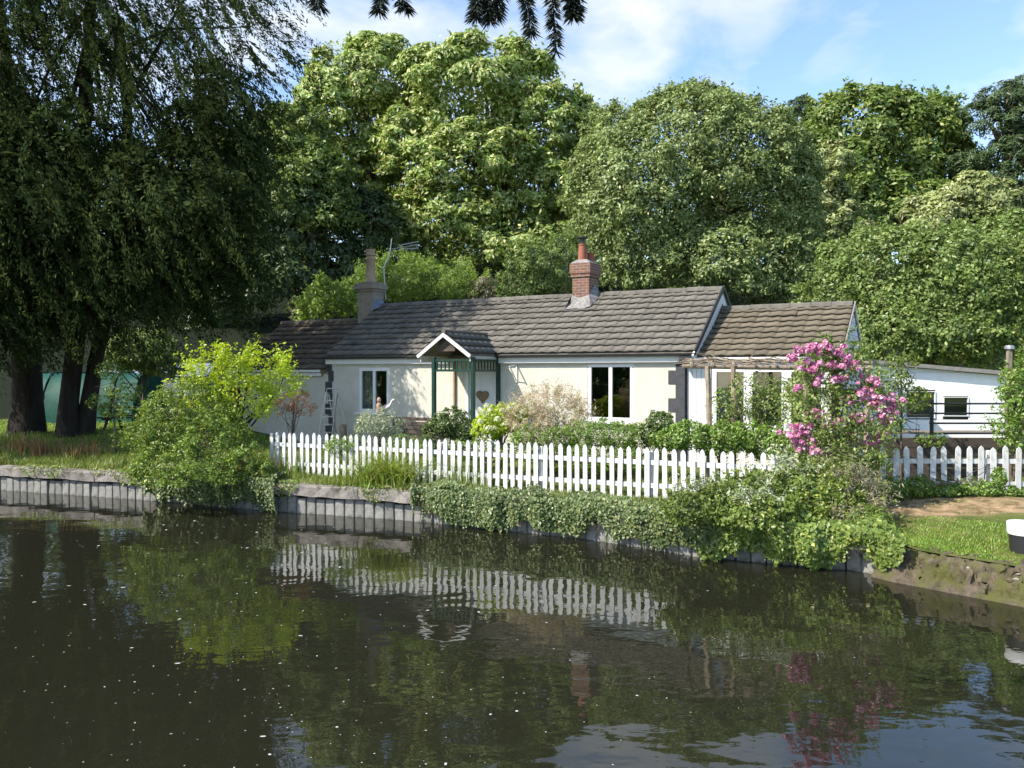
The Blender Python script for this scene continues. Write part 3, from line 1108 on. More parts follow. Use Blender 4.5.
# a plain room behind the windows, its darkness painted near-black
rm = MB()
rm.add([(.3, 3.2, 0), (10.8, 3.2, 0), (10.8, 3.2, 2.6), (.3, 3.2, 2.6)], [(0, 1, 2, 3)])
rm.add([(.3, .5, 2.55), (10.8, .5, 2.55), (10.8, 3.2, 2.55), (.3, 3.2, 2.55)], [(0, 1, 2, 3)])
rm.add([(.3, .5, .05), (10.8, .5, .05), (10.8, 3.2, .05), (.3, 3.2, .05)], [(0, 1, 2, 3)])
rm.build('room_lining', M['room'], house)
# door
dw = dx1 - dx0
dz0, dz1 = .12, 2.32
d = MB()
d.box((dx0 + .04, W0 + .03, (dz0 + dz1) / 2), (.08, .1, dz1 - dz0))
d.box((dx1 - .04, W0 + .03, (dz0 + dz1) / 2), (.08, .1, dz1 - dz0))
d.box(((dx0 + dx1) / 2, W0 + .03, dz1 - .04), (dw - .16, .1, .08))
door = MB().box(((dx0 + dx1) / 2, W0 + .06, (dz0 + dz1) / 2 - .04), (dw - .16, .05, dz1 - dz0 - .08)).build('door', M['white'], house)
d.build('frame', M['white'], door)
for i in (0, 1):
    for (za, zb) in ((.3, .95), (1.15, 2.05)):
        MB().box((dx0 + .1 + (dw - .2) * (.27 + .46 * i), W0 + .033, (za + zb) / 2), ((dw - .2) * .36, .012, zb - za)).build('door_panel', M['white'], door)
MB().box((dx0 + .15, W0 + .015, 1.12), (.035, .04, .16)).build('handle', M['black'], door)
MB().box(((dx0 + dx1) / 2, W0 - .22, .02), (dw + .3, .5, .2)).build('doorstep', M['concrete'], house)
MB().tube([(T_(457, .25), W0 - .05, 0), (T_(457, .25), W0 - .05, EZ - .12)], .035, 8).build('downpipe', M['pot_buff'], house, smooth=True)

# porch
pc, pw, pf = 5.16, .77, -1.3
pez, prz = 2.67, 3.22
porch = MB()
sec = [(pc - pw, pez), (pc, prz), (pc + pw, pez), (pc + pw, pez - .05), (pc, prz - .05), (pc - pw, pez - .05)]
porch.prism([(x, pf, z) for x, z in sec], (0, 1.3 + .85, 0))
porch = porch.build('porch', M['tile'], house)
pp = math.atan2(prz - pez, pw)
sl = math.hypot(pw, prz - pez)
V, Tq = tile_mesh(.27, sl / 3 * 1.1)
tme = np_mesh('tile', V, Tq, M['tile'])
for side in (1, -1):
    for c in range(3):
        for i in range(7 if c else 6):
            s = sl / 3 * c
            ty = pf - .03 + i * .27
            if side == 1:
                loc = (pc + pw - s * math.cos(pp) + .01, ty, pez + s * math.sin(pp) + .01)
                rot = Matrix(((0, -math.cos(pp), math.sin(pp)), (1, 0, 0), (0, math.sin(pp), math.cos(pp)))).to_euler()
            else:
                loc = (pc - pw + s * math.cos(pp) - .01, ty + .27, pez + s * math.sin(pp) + .01)
                rot = Matrix(((0, math.cos(pp), -math.sin(pp)), (-1, 0, 0), (0, math.sin(pp), math.cos(pp)))).to_euler()
            link('tile', tme, porch, loc, rot)
MB().tube([(pc, pf - .04, prz + .03), (pc, .85, prz + .03)], .06, 8).build('ridge_tile', M['tile'], porch)
MB().bar((pc - pw - .03, pf - .05, pez - .06), (pc + .012, pf - .05, prz - .05), .035, .085).build('bargeboard', M['white'], porch)
MB().bar((pc + pw + .03, pf - .052, pez - .06), (pc - .012, pf - .052, prz - .05), .035, .085).build('bargeboard', M['white'], porch)
for s in (-1, 1):
    MB().box((pc + s * (pw - .02), (pf + .05) / 2, pez - .11), (.03, -pf + .0, .15)).build('fascia', M['cream'], porch)
pl, pr = T_(434, -1.2), T_(473, -1.2)
for x in (pl, pr):
    MB().box((x, -1.2, 1.3), (.10, .10, 2.6), ch=.012).build('post', M['green'], porch)
MB().box((pr - .03, W0 - .05, 1.3), (.09, .09, 2.6)).build('post', M['green'], porch)
# valance: two rails with small uprights between
for (zc, hh) in ((2.52, .05), (2.26, .06)):
    MB().box(((pl + pr) / 2, -1.2, zc), (pr - pl - .1, .05, hh)).build('valance_rail', M['green'], porch)
    MB().box((pr, (-1.15 + .2) / 2, zc), (.05, 1.25, hh)).build('valance_rail', M['green'], porch)
for i in range(9):
    x = pl + .1 + (pr - pl - .2) * i / 8
    MB().box((x, -1.2, 2.39), (.03, .03, .21)).build('baluster', M['green'], porch)
for i in range(9):
    MB().box((pr, -1.08 + 1.2 * i / 8, 2.39), (.03, .03, .21)).build('baluster', M['green'], porch)
MB().box((pc, -1.18, 2.9), (.5, .03, .3)).build('gable_panel', M['darkwood'], porch)

# right wing front wall with glazing
xw = W0 + .12
e0 = 10.97
e1 = XE - .2
gx0, gx1 = T_(712, xw), e1 - .1
gz0, gz1 = Zl(430, (gx0 + gx1) / 2, xw), 2.33
wall_mesh(e0, e1, -.3, XEZ + .05, xw, [(gx0, gx1, gz0, gz1)]).build('wing_wall', M['cream'], house)
MB().add([(e0, 4.5, -.3), (e1, 4.5, -.3), (e1, 4.5, XEZ), (e0, 4.5, XEZ)], [(0, 1, 2, 3)]).build('wing_wall', M['cream'], house)
MB().add([(e0, 2.2, -.3), (e1, 2.2, -.3), (e1, 2.2, XEZ), (e0, 2.2, XEZ)], [(0, 1, 2, 3)]).build('room_lining', M['lining'], house)
n = 5
for i in range(n):
    x = e0 + .02 + (gx0 - e0 - .04) * (i + .5) / n
    MB().box((x, xw - .02, 1.15), ((gx0 - e0) / n * .86, .03, 2.5)).build('cladding_board', M['white'], house)
third = (gx1 - gx0) / 3
for i in range(3):
    window(gx0 + i * third, gx0 + (i + 1) * third, gz0, gz1, xw + .03, 1, fr=.06, sill=False, curtain=[(gx0 + i * third + .07, gx0 + i * third + third * (.45 if i != 1 else .3)), (gx0 + (i + 1) * third - third * .28, gx0 + (i + 1) * third - .07)])
MB().box(((gx0 + gx1) / 2, xw - .05, gz0 - .03), (gx1 - gx0 + .1, .16, .06)).build('sill', M['white'], house)
# wall bracket and hook on the lit front wall
bx = T_(517, W0)
MB().bar((bx, W0 - .02, 2.4), (bx, W0 - .42, 2.36), .025).bar((bx, W0 - .02, 1.98), (bx, W0 - .36, 2.34), .02).box((bx, W0 - .02, 2.2), (.04, .025, .5)).build('basket_bracket', M['white'], house)

# chimneys
def chimney(tc, w0, wd, dp, zt, mat, name='chimney'):
    ch = MB()
    return ch


cx = T_(580.5, HD - .42)
bw, bd = .50, .66
cz0, cz1 = 3.55, Zl(262, cx, HD - .4)
c = MB()
cy = HD - .42 + bd / 2
c.box((cx, cy, (cz0 + cz1 - .42) / 2), (bw, bd, cz1 - .42 - cz0))
c.box((cx, cy, cz1 - .37), (bw + .07, bd + .07, .10))
c.box((cx, cy, cz1 - .18), (bw + .12, bd + .12, .28))
ch = c.build('chimney', M['brick'], house)
# mortar haunching on top and ragged flashing at the roof line
h = MB()
h.add([(cx - bw / 2 - .05, cy - bd / 2 - .05, cz1 - .04), (cx + bw / 2 + .05, cy - bd / 2 - .05, cz1 - .04), (cx + bw / 2 + .05, cy + bd / 2 + .05, cz1 - .04), (cx - bw / 2 - .05, cy + bd / 2 + .05, cz1 - .04),
       (cx - .16, cy - .26, cz1 + .07), (cx + .16, cy - .26, cz1 + .07), (cx + .16, cy + .26, cz1 + .05), (cx - .16, cy + .26, cz1 + .05)],
      [(0, 1, 5, 4), (1, 2, 6, 5), (2, 3, 7, 6), (3, 0, 4, 7), (4, 5, 6, 7)])
h.build('haunching', M['lead'], ch)
fl = MB()
sp = (RZ - EZ) / HD
yf = cy - bd / 2
zf = EZ + yf * sp
fl.add([(cx - .36, yf - .30, zf - .30 * sp + .085), (cx - .1, yf - .26, zf - .26 * sp + .085), (cx + .15, yf - .30, zf - .30 * sp + .085), (cx + .38, yf - .20, zf - .20 * sp + .085), (cx + .40, yf + .05, zf + .05 * sp + .09), (cx - .38, yf + .05, zf + .05 * sp + .09),
        (cx - bw / 2 - .02, yf - .015, zf + .30), (cx - .05, yf - .015, zf + .22), (cx + bw / 2 + .02, yf - .015, zf + .28)],
       [(0, 1, 7, 6, 5), (1, 2, 7), (2, 3, 8, 7), (3, 4, 8), (0, 5, 6)])
fl.add([(cx + bw / 2 + .012, yf - .02, zf + .30), (cx + bw / 2 + .012, yf + .4, zf + .4 * sp + .34), (cx + bw / 2 + .16, yf + .4, zf + .4 * sp + .085), (cx + bw / 2 + .2, yf - .1, zf - .1 * sp + .085)], [(0, 1, 2, 3)])
fl.build('flashing', M['lead'], ch)
pot = MB().lathe([(.125, 0), (.115, .3), (.10, .42), (.115, .44), (.115, .48)], (cx - .03, cy - .14, cz1 + .03)).build('pot', M['pot_red'], ch, smooth=True)
cw = MB().lathe([(.075, 0), (.075, .16), (.06, .16)], (cx - .03, cy - .14, cz1 + .51), 12)
cw.lathe([(.16, .16), (.16, .185), (.05, .20)], (cx - .03, cy - .14, cz1 + .51), 12)
cw.build('cowl', M['black'], pot)
MB().lathe([(.13, 0), (.115, .22), (.125, .24), (.125, .28)], (cx + .06, cy + .2, cz1 + .02)).build('pot', M['pot_red'], ch, smooth=True)

sx = T_(371, HD)
sz1 = Zl(283, sx, HD)
c = MB()
c.box((sx, HD, (3.3 + sz1 - .3) / 2), (.62, .56, sz1 - .3 - 3.3))
c.box((sx, HD, sz1 - .26), (.70, .64, .09))
c.box((sx, HD, sz1 - .14), (.82, .74, .16))
c.box((sx, HD, sz1 - .03), (.60, .54, .07))
ch2 = c.build('chimney', M['stone'], house)
ph = Zl(250, sx, HD) - sz1
MB().lathe([(.21, 0), (.15, .12), (.145, ph * .66), (.17, ph * .69), (.17, ph * .74), (.14, ph * .76), (.14, ph * .80), (.175, ph * .82), (.175, ph * .87), (.14, ph * .89), (.15, ph * .95), (.165, ph * .97), (.165, ph)], (sx, HD, sz1)).build('pot', M['pot_buff'], ch2, smooth=True)
MB().add([(sx + .31, HD - .4, RZ - .15), (sx + .55, HD - .3, RZ - .06), (sx + .5, HD + .1, RZ + .1), (sx + .32, HD + .1, RZ + .3), (sx + .32, HD - .3, RZ + .1)], [(0, 1, 4), (1, 2, 3, 4)]).build('flashing', M['slate'], ch2)


def hworld(t, w, z):
    p = HW(t, w)
    return Vector((p.x, p.y, z + G0))


# aerial fixed behind the left chimney
def aerial():
    base = px(386, 300, 27.0)
    r = thing('television_aerial', 'grey metal television aerial on a bent mast beside the stone chimney', 'aerial', base)
    g = lambda x, y: px(x, y, 27.0) - base
    MB().tube([g(386, 300), g(384, 268), g(390, 255), g(392, 239)], .018, 6).build('mast', M['alu'], r)
    MB().tube([g(389, 250), g(418, 245)], .014, 6).tube([g(389, 249), g(399, 260)], .014, 6).build('boom', M['alu'], r)
    for i in range(7):
        x = 398 + i * 3
        a = g(x, 248.5 - i * .5)
        for s in (-1, 1):
            MB().bar(a + Vector((0, -.25, .05 * s + .02)), a + Vector((.05, .25, .14 * s + .02)), .012).build('element', M['alu'], r)
    for dy in (-3, 0, 3):
        MB().bar(g(399, 248 + dy * .6), g(419, 245 + dy * 1.1), .012).build('element', M['alu'], r)
    b2 = px(566, 300, 23.0)
    r = thing('aerial_pole', 'thin dark pole with a small loop on top left of the brick chimney', 'aerial', b2)
    g = lambda x, y: px(x, y, 23.0) - b2
    MB().tube([g(566, 305), g(566, 241)], .012, 6).build('mast', M['black'], r)
    MB().tube([g(566, 242), g(562, 238.5), g(558, 240), g(558, 243), g(562, 244)], .016, 6).build('loop', M['black'], r)


aerial()


def heart():
    t = T_(482.5, W0)
    p = hworld(t, W0 - .03, Zl(396, t, W0))
    b = MB()
    pts = []
    for k in range(24):
        a = 2 * math.pi * k / 24
        pts.append((.0118 * 16 * math.sin(a) ** 3, 0, .0118 * (13 * math.cos(a) - 5 * math.cos(2 * a) - 2 * math.cos(3 * a) - math.cos(4 * a))))
    b.prism(pts, (0, .05, 0))
    o = b.build('heart_ornament', M['wicker'], None, p, (0, 0, HA))
    tag(o, 'brown wicker heart hanging on the white front door', 'ornament')


heart()
# bits by the bungalow: bench, ladder, post, ornaments
def bench():
    t = T_(409, -.25)
    p = hworld(t, -.25, 0)
    r = thing('garden_bench', 'dark weathered wooden bench against the cottage wall beside the porch', 'bench', p, HA)
    w = 1.35
    for k in range(4):
        MB().box((0, .2, .55 + k * .12), (w, .03, .09)).build('back_slat', M['darkwood'], r)
    for k in range(4):
        MB().box((0, -.22 + k * .11, .43), (w, .09, .03)).build('seat_slat', M['darkwood'], r)
    for s in (-1, 1):
        MB().box((s * w / 2, .2, .47), (.06, .06, .94)).build('leg', M['darkwood'], r)
        MB().box((s * w / 2, -.24, .31), (.06, .06, .62)).build('leg', M['darkwood'], r)
        MB().box((s * w / 2, -.03, .64), (.07, .5, .04)).build('armrest', M['darkwood'], r)


bench()


def ladder():
    t = T_(331, -.45)
    p = hworld(t, -.45, 0)
    r = thing('step_ladder', 'open aluminium step ladder by the black cottage corner', 'ladder', p, HA + R(12))
    H = 1.62
    for s in (-1, 1):
        MB().bar((s * .24 - .25, 0, 0), (s * .17 + .02, 0, H), .03, .06).build('rail', M['alu'], r)
        MB().bar((s * .22 + .42, .1, 0), (s * .15 + .05, .05, H - .05), .025, .04).build('rail', M['alu'], r)
    for k in range(6):
        f = (k + 1) / 7
        cxk = -.25 + .27 * f
        MB().box((cxk, 0, H * f), (.44 - .12 * f, .10, .03)).build('step', M['alu'], r)
    MB().tube([(-.15, 0, H), (-.13, 0, H + .12), (.17, 0, H + .12), (.19, 0, H)], .018, 6).build('handrail', M['alu'], r)
    t = T_(343, -.8)
    p = hworld(t, -.8, 0)
    r = thing('wooden_post', 'short stout brown wooden post beside the step ladder', 'post', p)
    MB().lathe([(.11, 0), (.105, .7), (.09, .74)], n=10).build('shaft', M['wood'], r)


ladder()


def ornaments():
    p = px(379, 412, 20.0)
    r = thing('garden_figurine', 'small brown standing figurine above the silvery bush', 'ornament', p)
    z0 = -.55
    MB().tube([(0, 0, z0), (0, 0, -.02)], .02, 6).build('stake', M['rustic'], r)
    MB().lathe([(.05, -.02), (.075, .03), (.06, .1), (.075, .17), (.05, .22), (.025, .235), (.045, .26), (.055, .30), (.04, .35), (.01, .37)], n=10).build('body', M['statue_br'], r, smooth=True)
    p = px(386, 411, 20.1)
    r = thing('bird_ornament', 'pale pink long necked bird ornament beside the figurine', 'ornament', p)
    MB().tube([(0, 0, -.5), (0, 0, .02)], .014, 6).build('leg', M['rustic'], r)
    MB().tube([(-.12, 0, .02), (-.06, 0, .07), (.03, 0, .09), (.1, 0, .13), (.13, 0, .2), (.15, 0, .26), (.2, 0, .28), (.24, 0, .26)], [.015, .06, .085, .05, .03, .028, .032, .008], 8).build('body', M['statue'], r, smooth=True)


ornaments()


# ------------------------------------------------------------------ fences
def picket_mesh(w, h, t, name='picket'):
    b = MB()
    pts = [(-w / 2, 0), (w / 2, 0), (w / 2, h - .075), (w * .36, h - .035), (0, h), (-w * .36, h - .035), (-w / 2, h - .075)]
    b.prism([(x, 0, z) for x, z in pts], (0, t, 0))
    return b.mesh(name, M['fence'])


def fence(A, B, step, w, h, label, seed, rails=(.24, .66)):
    A, B = Vector(A), Vector(B)
    d = B - A
    L = d.length
    ang = math.atan2(d.y, d.x)
    z0 = float(gz(A.x, A.y)) + .0
    r = thing('picket_fence', label, 'fence', (A.x, A.y, .70), ang, 'white picket fences')
    rng = random.Random(seed)
    n = int(L / step)
    mes = [picket_mesh(w * k, h * q, .022) for k, q in ((1, 1), (.96, 1.01), (1.05, .99))]
    for i in range(n + 1):
        link('picket', mes[rng.randrange(3)], r, (i * step + rng.uniform(-.013, .013), -.022, .0 + rng.uniform(-.02, .02)), (rng.uniform(-.015, .015), rng.uniform(-.024, .024), rng.uniform(-.03, .03)))
    for z in rails:
        MB().box((L / 2, .028, z), (L + .06, .045, .085)).build('rail', M['fence'], r)
    k = int(L / 1.9)
    for i in range(k + 1):
        MB().box((.09 + (L - .18) * i / k, .092, h * .44), (.08, .08, h * .96), ch=.01).build('post', M['fence'], r)


fence((-5.46, 18.2), (4.55, 13.53), .168, .088, .935, 'long white picket fence along the canal bank in front of the cottage', 3)
fence((6.40, 14.72), (11.2, 14.60), .2215, .098, .93, 'short white picket fence right of the pink rose above the dry path', 5)


# ------------------------------------------------------------------ pergola, shed, railing and other right hand things
def pergola():
    Y = 15.6
    base = Vector(px(780, 440, Y))
    base.z = .75
    r = thing('pergola', 'rustic pole pergola with twiggy top in front of the glazed wing', 'pergola', base)
    g = lambda x, y, Yy=Y: px(x, y, Yy) - base
    rng = random.Random(3)
    MB().tube([g(682, 366, 15.75), g(740, 367), g(800, 368), g(872, 368, 15.3)], .045, 8, wob=.12, rng=rng).build('beam', M['rustic'], r)
    MB().tube([g(700, 360.5, 16.9), g(780, 361, 16.7), g(872, 363, 16.4)], .04, 8, wob=.12, rng=rng).build('beam', M['rustic'], r)
    for x in (707.5, 733, 806, 868):
        top = g(x, 366)
        bot = Vector((top.x + rng.uniform(-.05, .05), top.y, -.05))
        MB().tube([bot, (bot + top) / 2 + Vector((rng.uniform(-.03, .03), 0, 0)), top], [.062, .052, .048], 8, wob=.1, rng=rng).build('post', M['rustic'], r)
    for i in range(9):
        x = 692 + i * 21
        a = g(x, 365, 15.45)
        b = g(x - 3 + rng.uniform(-2, 2), 359.5, 17.1)
        MB().tube([a, b], .03, 6, wob=.1, rng=rng).build('cross_pole', M['rustic'], r)
    tw = MB()
    for i in range(70):
        x = rng.uniform(690, 790)
        a = g(x, rng.uniform(359, 364), rng.uniform(15.5, 16.8))
        pts = [a]
        dv = Vector((rng.uniform(-1, 1), rng.uniform(-.4, .4), rng.uniform(-.05, .12)))
        for k in range(4):
            a = a + dv * .16
            dv = dv + Vector((rng.uniform(-.5, .5), rng.uniform(-.3, .3), rng.uniform(-.18, .12)))
            pts.append(a)
        tw.tube(pts, [.014, .012, .01, .008, .005], 4, cap=False)
    o = tw.build('twig_tangle', M['rustic'], r)
    o['kind'] = 'stuff'


pergola()


def shed():
    Y = 21.0
    x0, x1 = (846 - 512) / F * Y, (1000 - 512) / F * Y
    base = Vector((x0, Y, .78))
    r = thing('boarded_outbuilding', 'low white boarded outbuilding with sloping felt roof and two windows at right', 'outbuilding', base, R(-3))
    W = x1 - x0
    zt = lambda x: CAMZ - ((360 + 13.5 * (x / W * 154) / 154) - HZ + 2) / F * Y - .78
    bh = .155
    zb = 3 - (437 - HZ) / F * Y - .78
    wins = []
    for (a, c, t, q) in ((904, 933, 391, 418), (940.5, 965, 396.5, 416)):
        wins.append(((a - 846) / F * Y, (c - 846) / F * Y, 3 - (q - HZ) / F * Y - .78, 3 - (t - HZ) / F * Y - .78))
    # back, sides
    b = MB()
    b.add([(0.02, .05, zb), (W - .02, .05, zb), (W - .02, .05, zt(W)), (.02, .05, zt(0)), (.02, 3, zb), (W - .02, 3, zb), (W - .02, 3, zt(W)), (.02, 3, zt(0))],
          [(0, 4, 7, 3), (1, 2, 6, 5), (4, 5, 6, 7)])
    b.build('wall', M['white'], r)
    z = zb
    while z < zt(0):
        segs = [(0, W)]
        for (a, c, q, t) in wins:
            if z < t - .04 and z + bh > q + .04:
                ns = []
                for (p0, p1) in segs:
                    if a > p0 and c < p1:
                        ns += [(p0, a - .0), (c, p1)]
                    else:
                        ns.append((p0, p1))
                segs = ns
        for (p0, p1) in segs:
            # top cut by the roof slope
            xmax = p1
            if z + bh > zt(p1):
                # find x where zt = z+bh
                f = (zt(0) - (z + bh)) / (zt(0) - zt(W))
                xmax = min(p1, max(p0, f * W))
            t0, t1 = min(z + bh - .001, zt(p0)), min(z + bh - .001, zt(p1))
            if t1 <= z + .01:
                p1 = max(p0 + .05, (zt(0) - z) / (zt(0) - zt(W)) * W - .02)
                t1 = z + .015
            bb = MB()
            bb.add([(p0, -.008, z), (p1, -.008, z), (p1, -.004, t1), (p0, -.004, t0), (p0, .03, z), (p1, .03, z)], [(0, 1, 2, 3), (0, 4, 5, 1)])
            if z + bh > zt(p1) and xmax > p0 + .1 and xmax < p1 - .05:
                bb = MB()
                bb.add([(p0, -.013, z), (p1, -.013, z), (p1, -.004, t1), (xmax, -.004, z + bh - .006), (p0, -.004, z + bh - .006), (p0, .03, z), (p1, .03, z)], [(0, 1, 2, 3, 4), (0, 5, 6, 1)])
            bb.build('board', M['shed_white_lit'], r)
        z += bh
    for (a, c, q, t) in wins:
        f = MB()
        fr = .022
        f.box((a + fr / 2, 0, (q + t) / 2), (fr, .07, t - q)).box((c - fr / 2, 0, (q + t) / 2), (fr, .07, t - q))
        f.box(((a + c) / 2, 0, q + fr / 2), (c - a - 2 * fr, .07, fr)).box(((a + c) / 2, 0, t - fr / 2), (c - a - 2 * fr, .07, fr))
        w = f.build('window', M['upvc'], r)
        MB().box(((a + c) / 2, .01, (q + t) / 2), (c - a - 2 * fr, .01, t - q - 2 * fr)).build('pane', M['glass'], w)
    MB().add([(.1, 1.5, zb), (W - .1, 1.5, zb), (W - .1, 1.5, zt(W) - .1), (.1, 1.5, zt(0) - .1)], [(0, 1, 2, 3)]).build('room_lining', M['curtain'], r)
    rf = MB()
    rf.prism([(-.15, -.18, zt(-.15) + .01), (W + .12, -.18, zt(W + .12) + .01), (W + .12, -.18, zt(W + .12) + .11), (-.15, -.18, zt(-.15) + .11)], (0, 3.3, 0))
    rf.build('roof', M['felt'], r)
    MB().box((W - .75, -.03, zb - .09), (1.5, .05, .16)).build('base_board', M['tanwood'], r)
    MB().box((W / 2 - .7, -.03, zb - .1), (W - 1.5, .05, .15)).build('base_board', M['darkwood'], r)
    for k in range(5):
        MB().box((.15 + (W - .3) * k / 4, .4, (zb - .1) / 2 - .1), (.2, .2, zb)).build('pier', M['concrete'], r)


shed()


def railing():
    Y = 16.4
    base = Vector(((932 - 512) / F * Y, Y, .75))
    r = thing('iron_railing', 'black iron railing with four bars in front of the white outbuilding', 'railing', base)
    g = lambda x, y: px(x, y, Y) - base
    MB().box((0, 0, .82), (.055, .055, 1.72)).build('post', M['rail'], r)
    x2 = g(1045, 400).x
    MB().box((x2, 0, .82), (.09, .09, 1.72)).build('post', M['rail'], r)
    for y in (403.7, 413.4, 423.3, 433.5):
        a, b = g(930, y), g(1052, y)
        MB().tube([a, b], .022, 6).build('bar', M['rail'], r)
    # decking bank below, seen between the pickets
    base = Vector((6.6, 16.9, .75))
    r = thing('plank_staging', 'low dark plank staging behind the right picket fence', 'staging', base)
    for k in range(4):
        MB().box((3.2, 0, .11 + k * .215), (6.6, .05, .20)).build('plank', M['darkwood'], r)
    for k in range(3):
        MB().box((3.2, .3 + .2 * k, .94), (6.7, .18, .04)).build('deck_board', M['wood'], r)
    base = Vector(((1009 - 512) / F * 15.3, 15.3, .72))
    r = thing('tall_post', 'tall dark timber post with white cap draped in climber at right edge', 'post', base)
    H = px(1008, 349, 15.3).z - .72
    MB().box((0, 0, H / 2), (.075, .075, H)).build('shaft', M['wood'], r)
    MB().lathe([(.085, 0), (.085, .04), (.06, .07)], (0, 0, H), 10).build('cap', M['alu'], r)


railing()


def bollard():
    p = px(1026, 552, 10.95)
    p.z = float(gz(p.x, p.y))
    r = thing('mooring_bollard', 'black mooring bollard with white painted top on the lockside grass', 'bollard', p)
    MB().lathe([(.17, -.1), (.175, .0), (.19, .235)], n=20).build('base', M['black'], r, smooth=True)
    MB().lathe([(.205, 0), (.21, .008), (.215, .155), (.208, .165), (.15, .17)], (0, 0, .235), 20).build('cap', M['white'], r, smooth=True)


bollard()


def far_left():
    # green tarpaulin tunnel
    Y = 31.0
    base = Vector(((40 - 512) / F * Y, Y, 1.0))
    r = thing('polytunnel', 'green tarpaulin covered garden tunnel behind the dark trunks', 'polytunnel', base)
    L = (150 - 40) / F * Y
    H = px(0, 373, Y).z - 1.0
    b = MB()
    n, m = 16, 30
    rng = random.Random(2)
    for i in range(m + 1):
        for k in range(n + 1):
            a = math.pi * k / n
            sag = -.05 * math.sin(math.pi * (i % 6) / 6) + rng.uniform(-.012, .012)
            b.v.append((L * i / m, -math.cos(a) * 1.5, (H + sag) * min(1.0, math.sin(a) * 1.12)))
    for i in range(m):
        for k in range(n):
            p = i * (n + 1) + k
            b.f.append((p, p + n + 1, p + n + 2, p + 1))
    for i in (0, m):
        b.f.append(tuple(i * (n + 1) + k for k in range(n + 1)))
    b.build('cover', M['tarp'], r, smooth=True)
    for i in range(6):
        pts = [(L * i / 5, -math.cos(math.pi * k / 12) * 1.53, (H + .02) * min(1.0, math.sin(math.pi * k / 12) * 1.12) + .0) for k in range(13)]
        MB().tube(pts, .025, 6).build('hoop', M['tarp'], r)
    # grey sheds beyond
    for (xa, xb, yt, Yy, lab) in ((92, 205, 363, 37, 'long grey blue shed behind the green tunnel'),):
        base = Vector(((xa - 512) / F * Yy, Yy, float(gz((xa - 512) / F * Yy, Yy)) - .2))
        zt = px(0, yt, Yy).z - base.z
        W = (xb - xa) / F * Yy
        r = thing('garden_shed', lab, 'shed', base)
        MB().box((W / 2, 1.2, (zt - .5) / 2), (W, 2.4, zt - .5)).build('wall', M['slate'], r)
        MB().prism([(-.1, -.15, zt - .6), (-.1, 1.2, zt), (-.1, 2.55, zt - .6), (-.1, 2.5, zt - .68), (-.1, 1.2, zt - .08), (-.1, -.1, zt - .68)], (W + .2, 0, 0)).build('roof', M['slate'], r)
    # picnic table in shade
    Yy = 26.0
    base = Vector(((128 - 512) / F * Yy, Yy, float(gz(-12.3, Yy))))
    r = thing('picnic_table', 'dark picnic table on the lawn in front of the tunnel', 'table', base)
    for k in range(4):
        MB().box((0, -.27 + .18 * k, .74), (1.3, .16, .04)).build('top_board', M['darkwood'], r)
    for s in (-1, 1):
        MB().box((0, s * .65, .44), (1.3, .22, .04)).build('seat_board', M['darkwood'], r)
        MB().bar((s * .5, -.6, 0), (s * .5, -.15, .72), .06, .08).bar((s * .5, .6, 0), (s * .5, .15, .72), .06, .08).build('leg', M['darkwood'], r)
        MB().box((s * .5, 0, .40), (.05, 1.4, .07)).build('leg_brace', M['darkwood'], r)


far_left()

# ------------------------------------------------------------------ foliage makers
def unit(v):
    return v / np.maximum(np.linalg.norm(v, axis=-1, keepdims=True), 1e-9)


def leaf_mesh(name, P, Nn, size, asp, mat, rng, D=None, fold=.25, droop=0.0):
    """folded two-triangle leaves at P facing Nn; D: long-axis direction"""
    n = len(P)
    if D is None:
        D = rng.normal(size=(n, 3))
    Nn = unit(Nn)
    D = unit(D - Nn * np.sum(D * Nn, 1)[:, None])
    B = np.cross(Nn, D)
    s = np.asarray(size)
    if s.ndim == 0:
        s = np.full(n, float(s))
    s = s[:, None]
    asp_ = asp if np.ndim(asp) == 0 else np.asarray(asp)[:, None]
    w = s * asp_ * .5
    base = P - D * s * .5
    tip = P + D * s * .5 - Nn * s * droop
    mid = P - D * s * .05
    l = mid + B * w + Nn * w * fold
    r = mid - B * w + Nn * w * fold
    V = np.stack([base, r, tip, l], 1).reshape(-1, 3)
    i = np.arange(n) * 4
    T = np.concatenate([np.stack([i, i + 1, i + 2], -1), np.stack([i, i + 2, i + 3], -1)])
    return np_mesh(name, V, T, mat)


def sph(rng, n):
    return unit(rng.normal(size=(n, 3)))


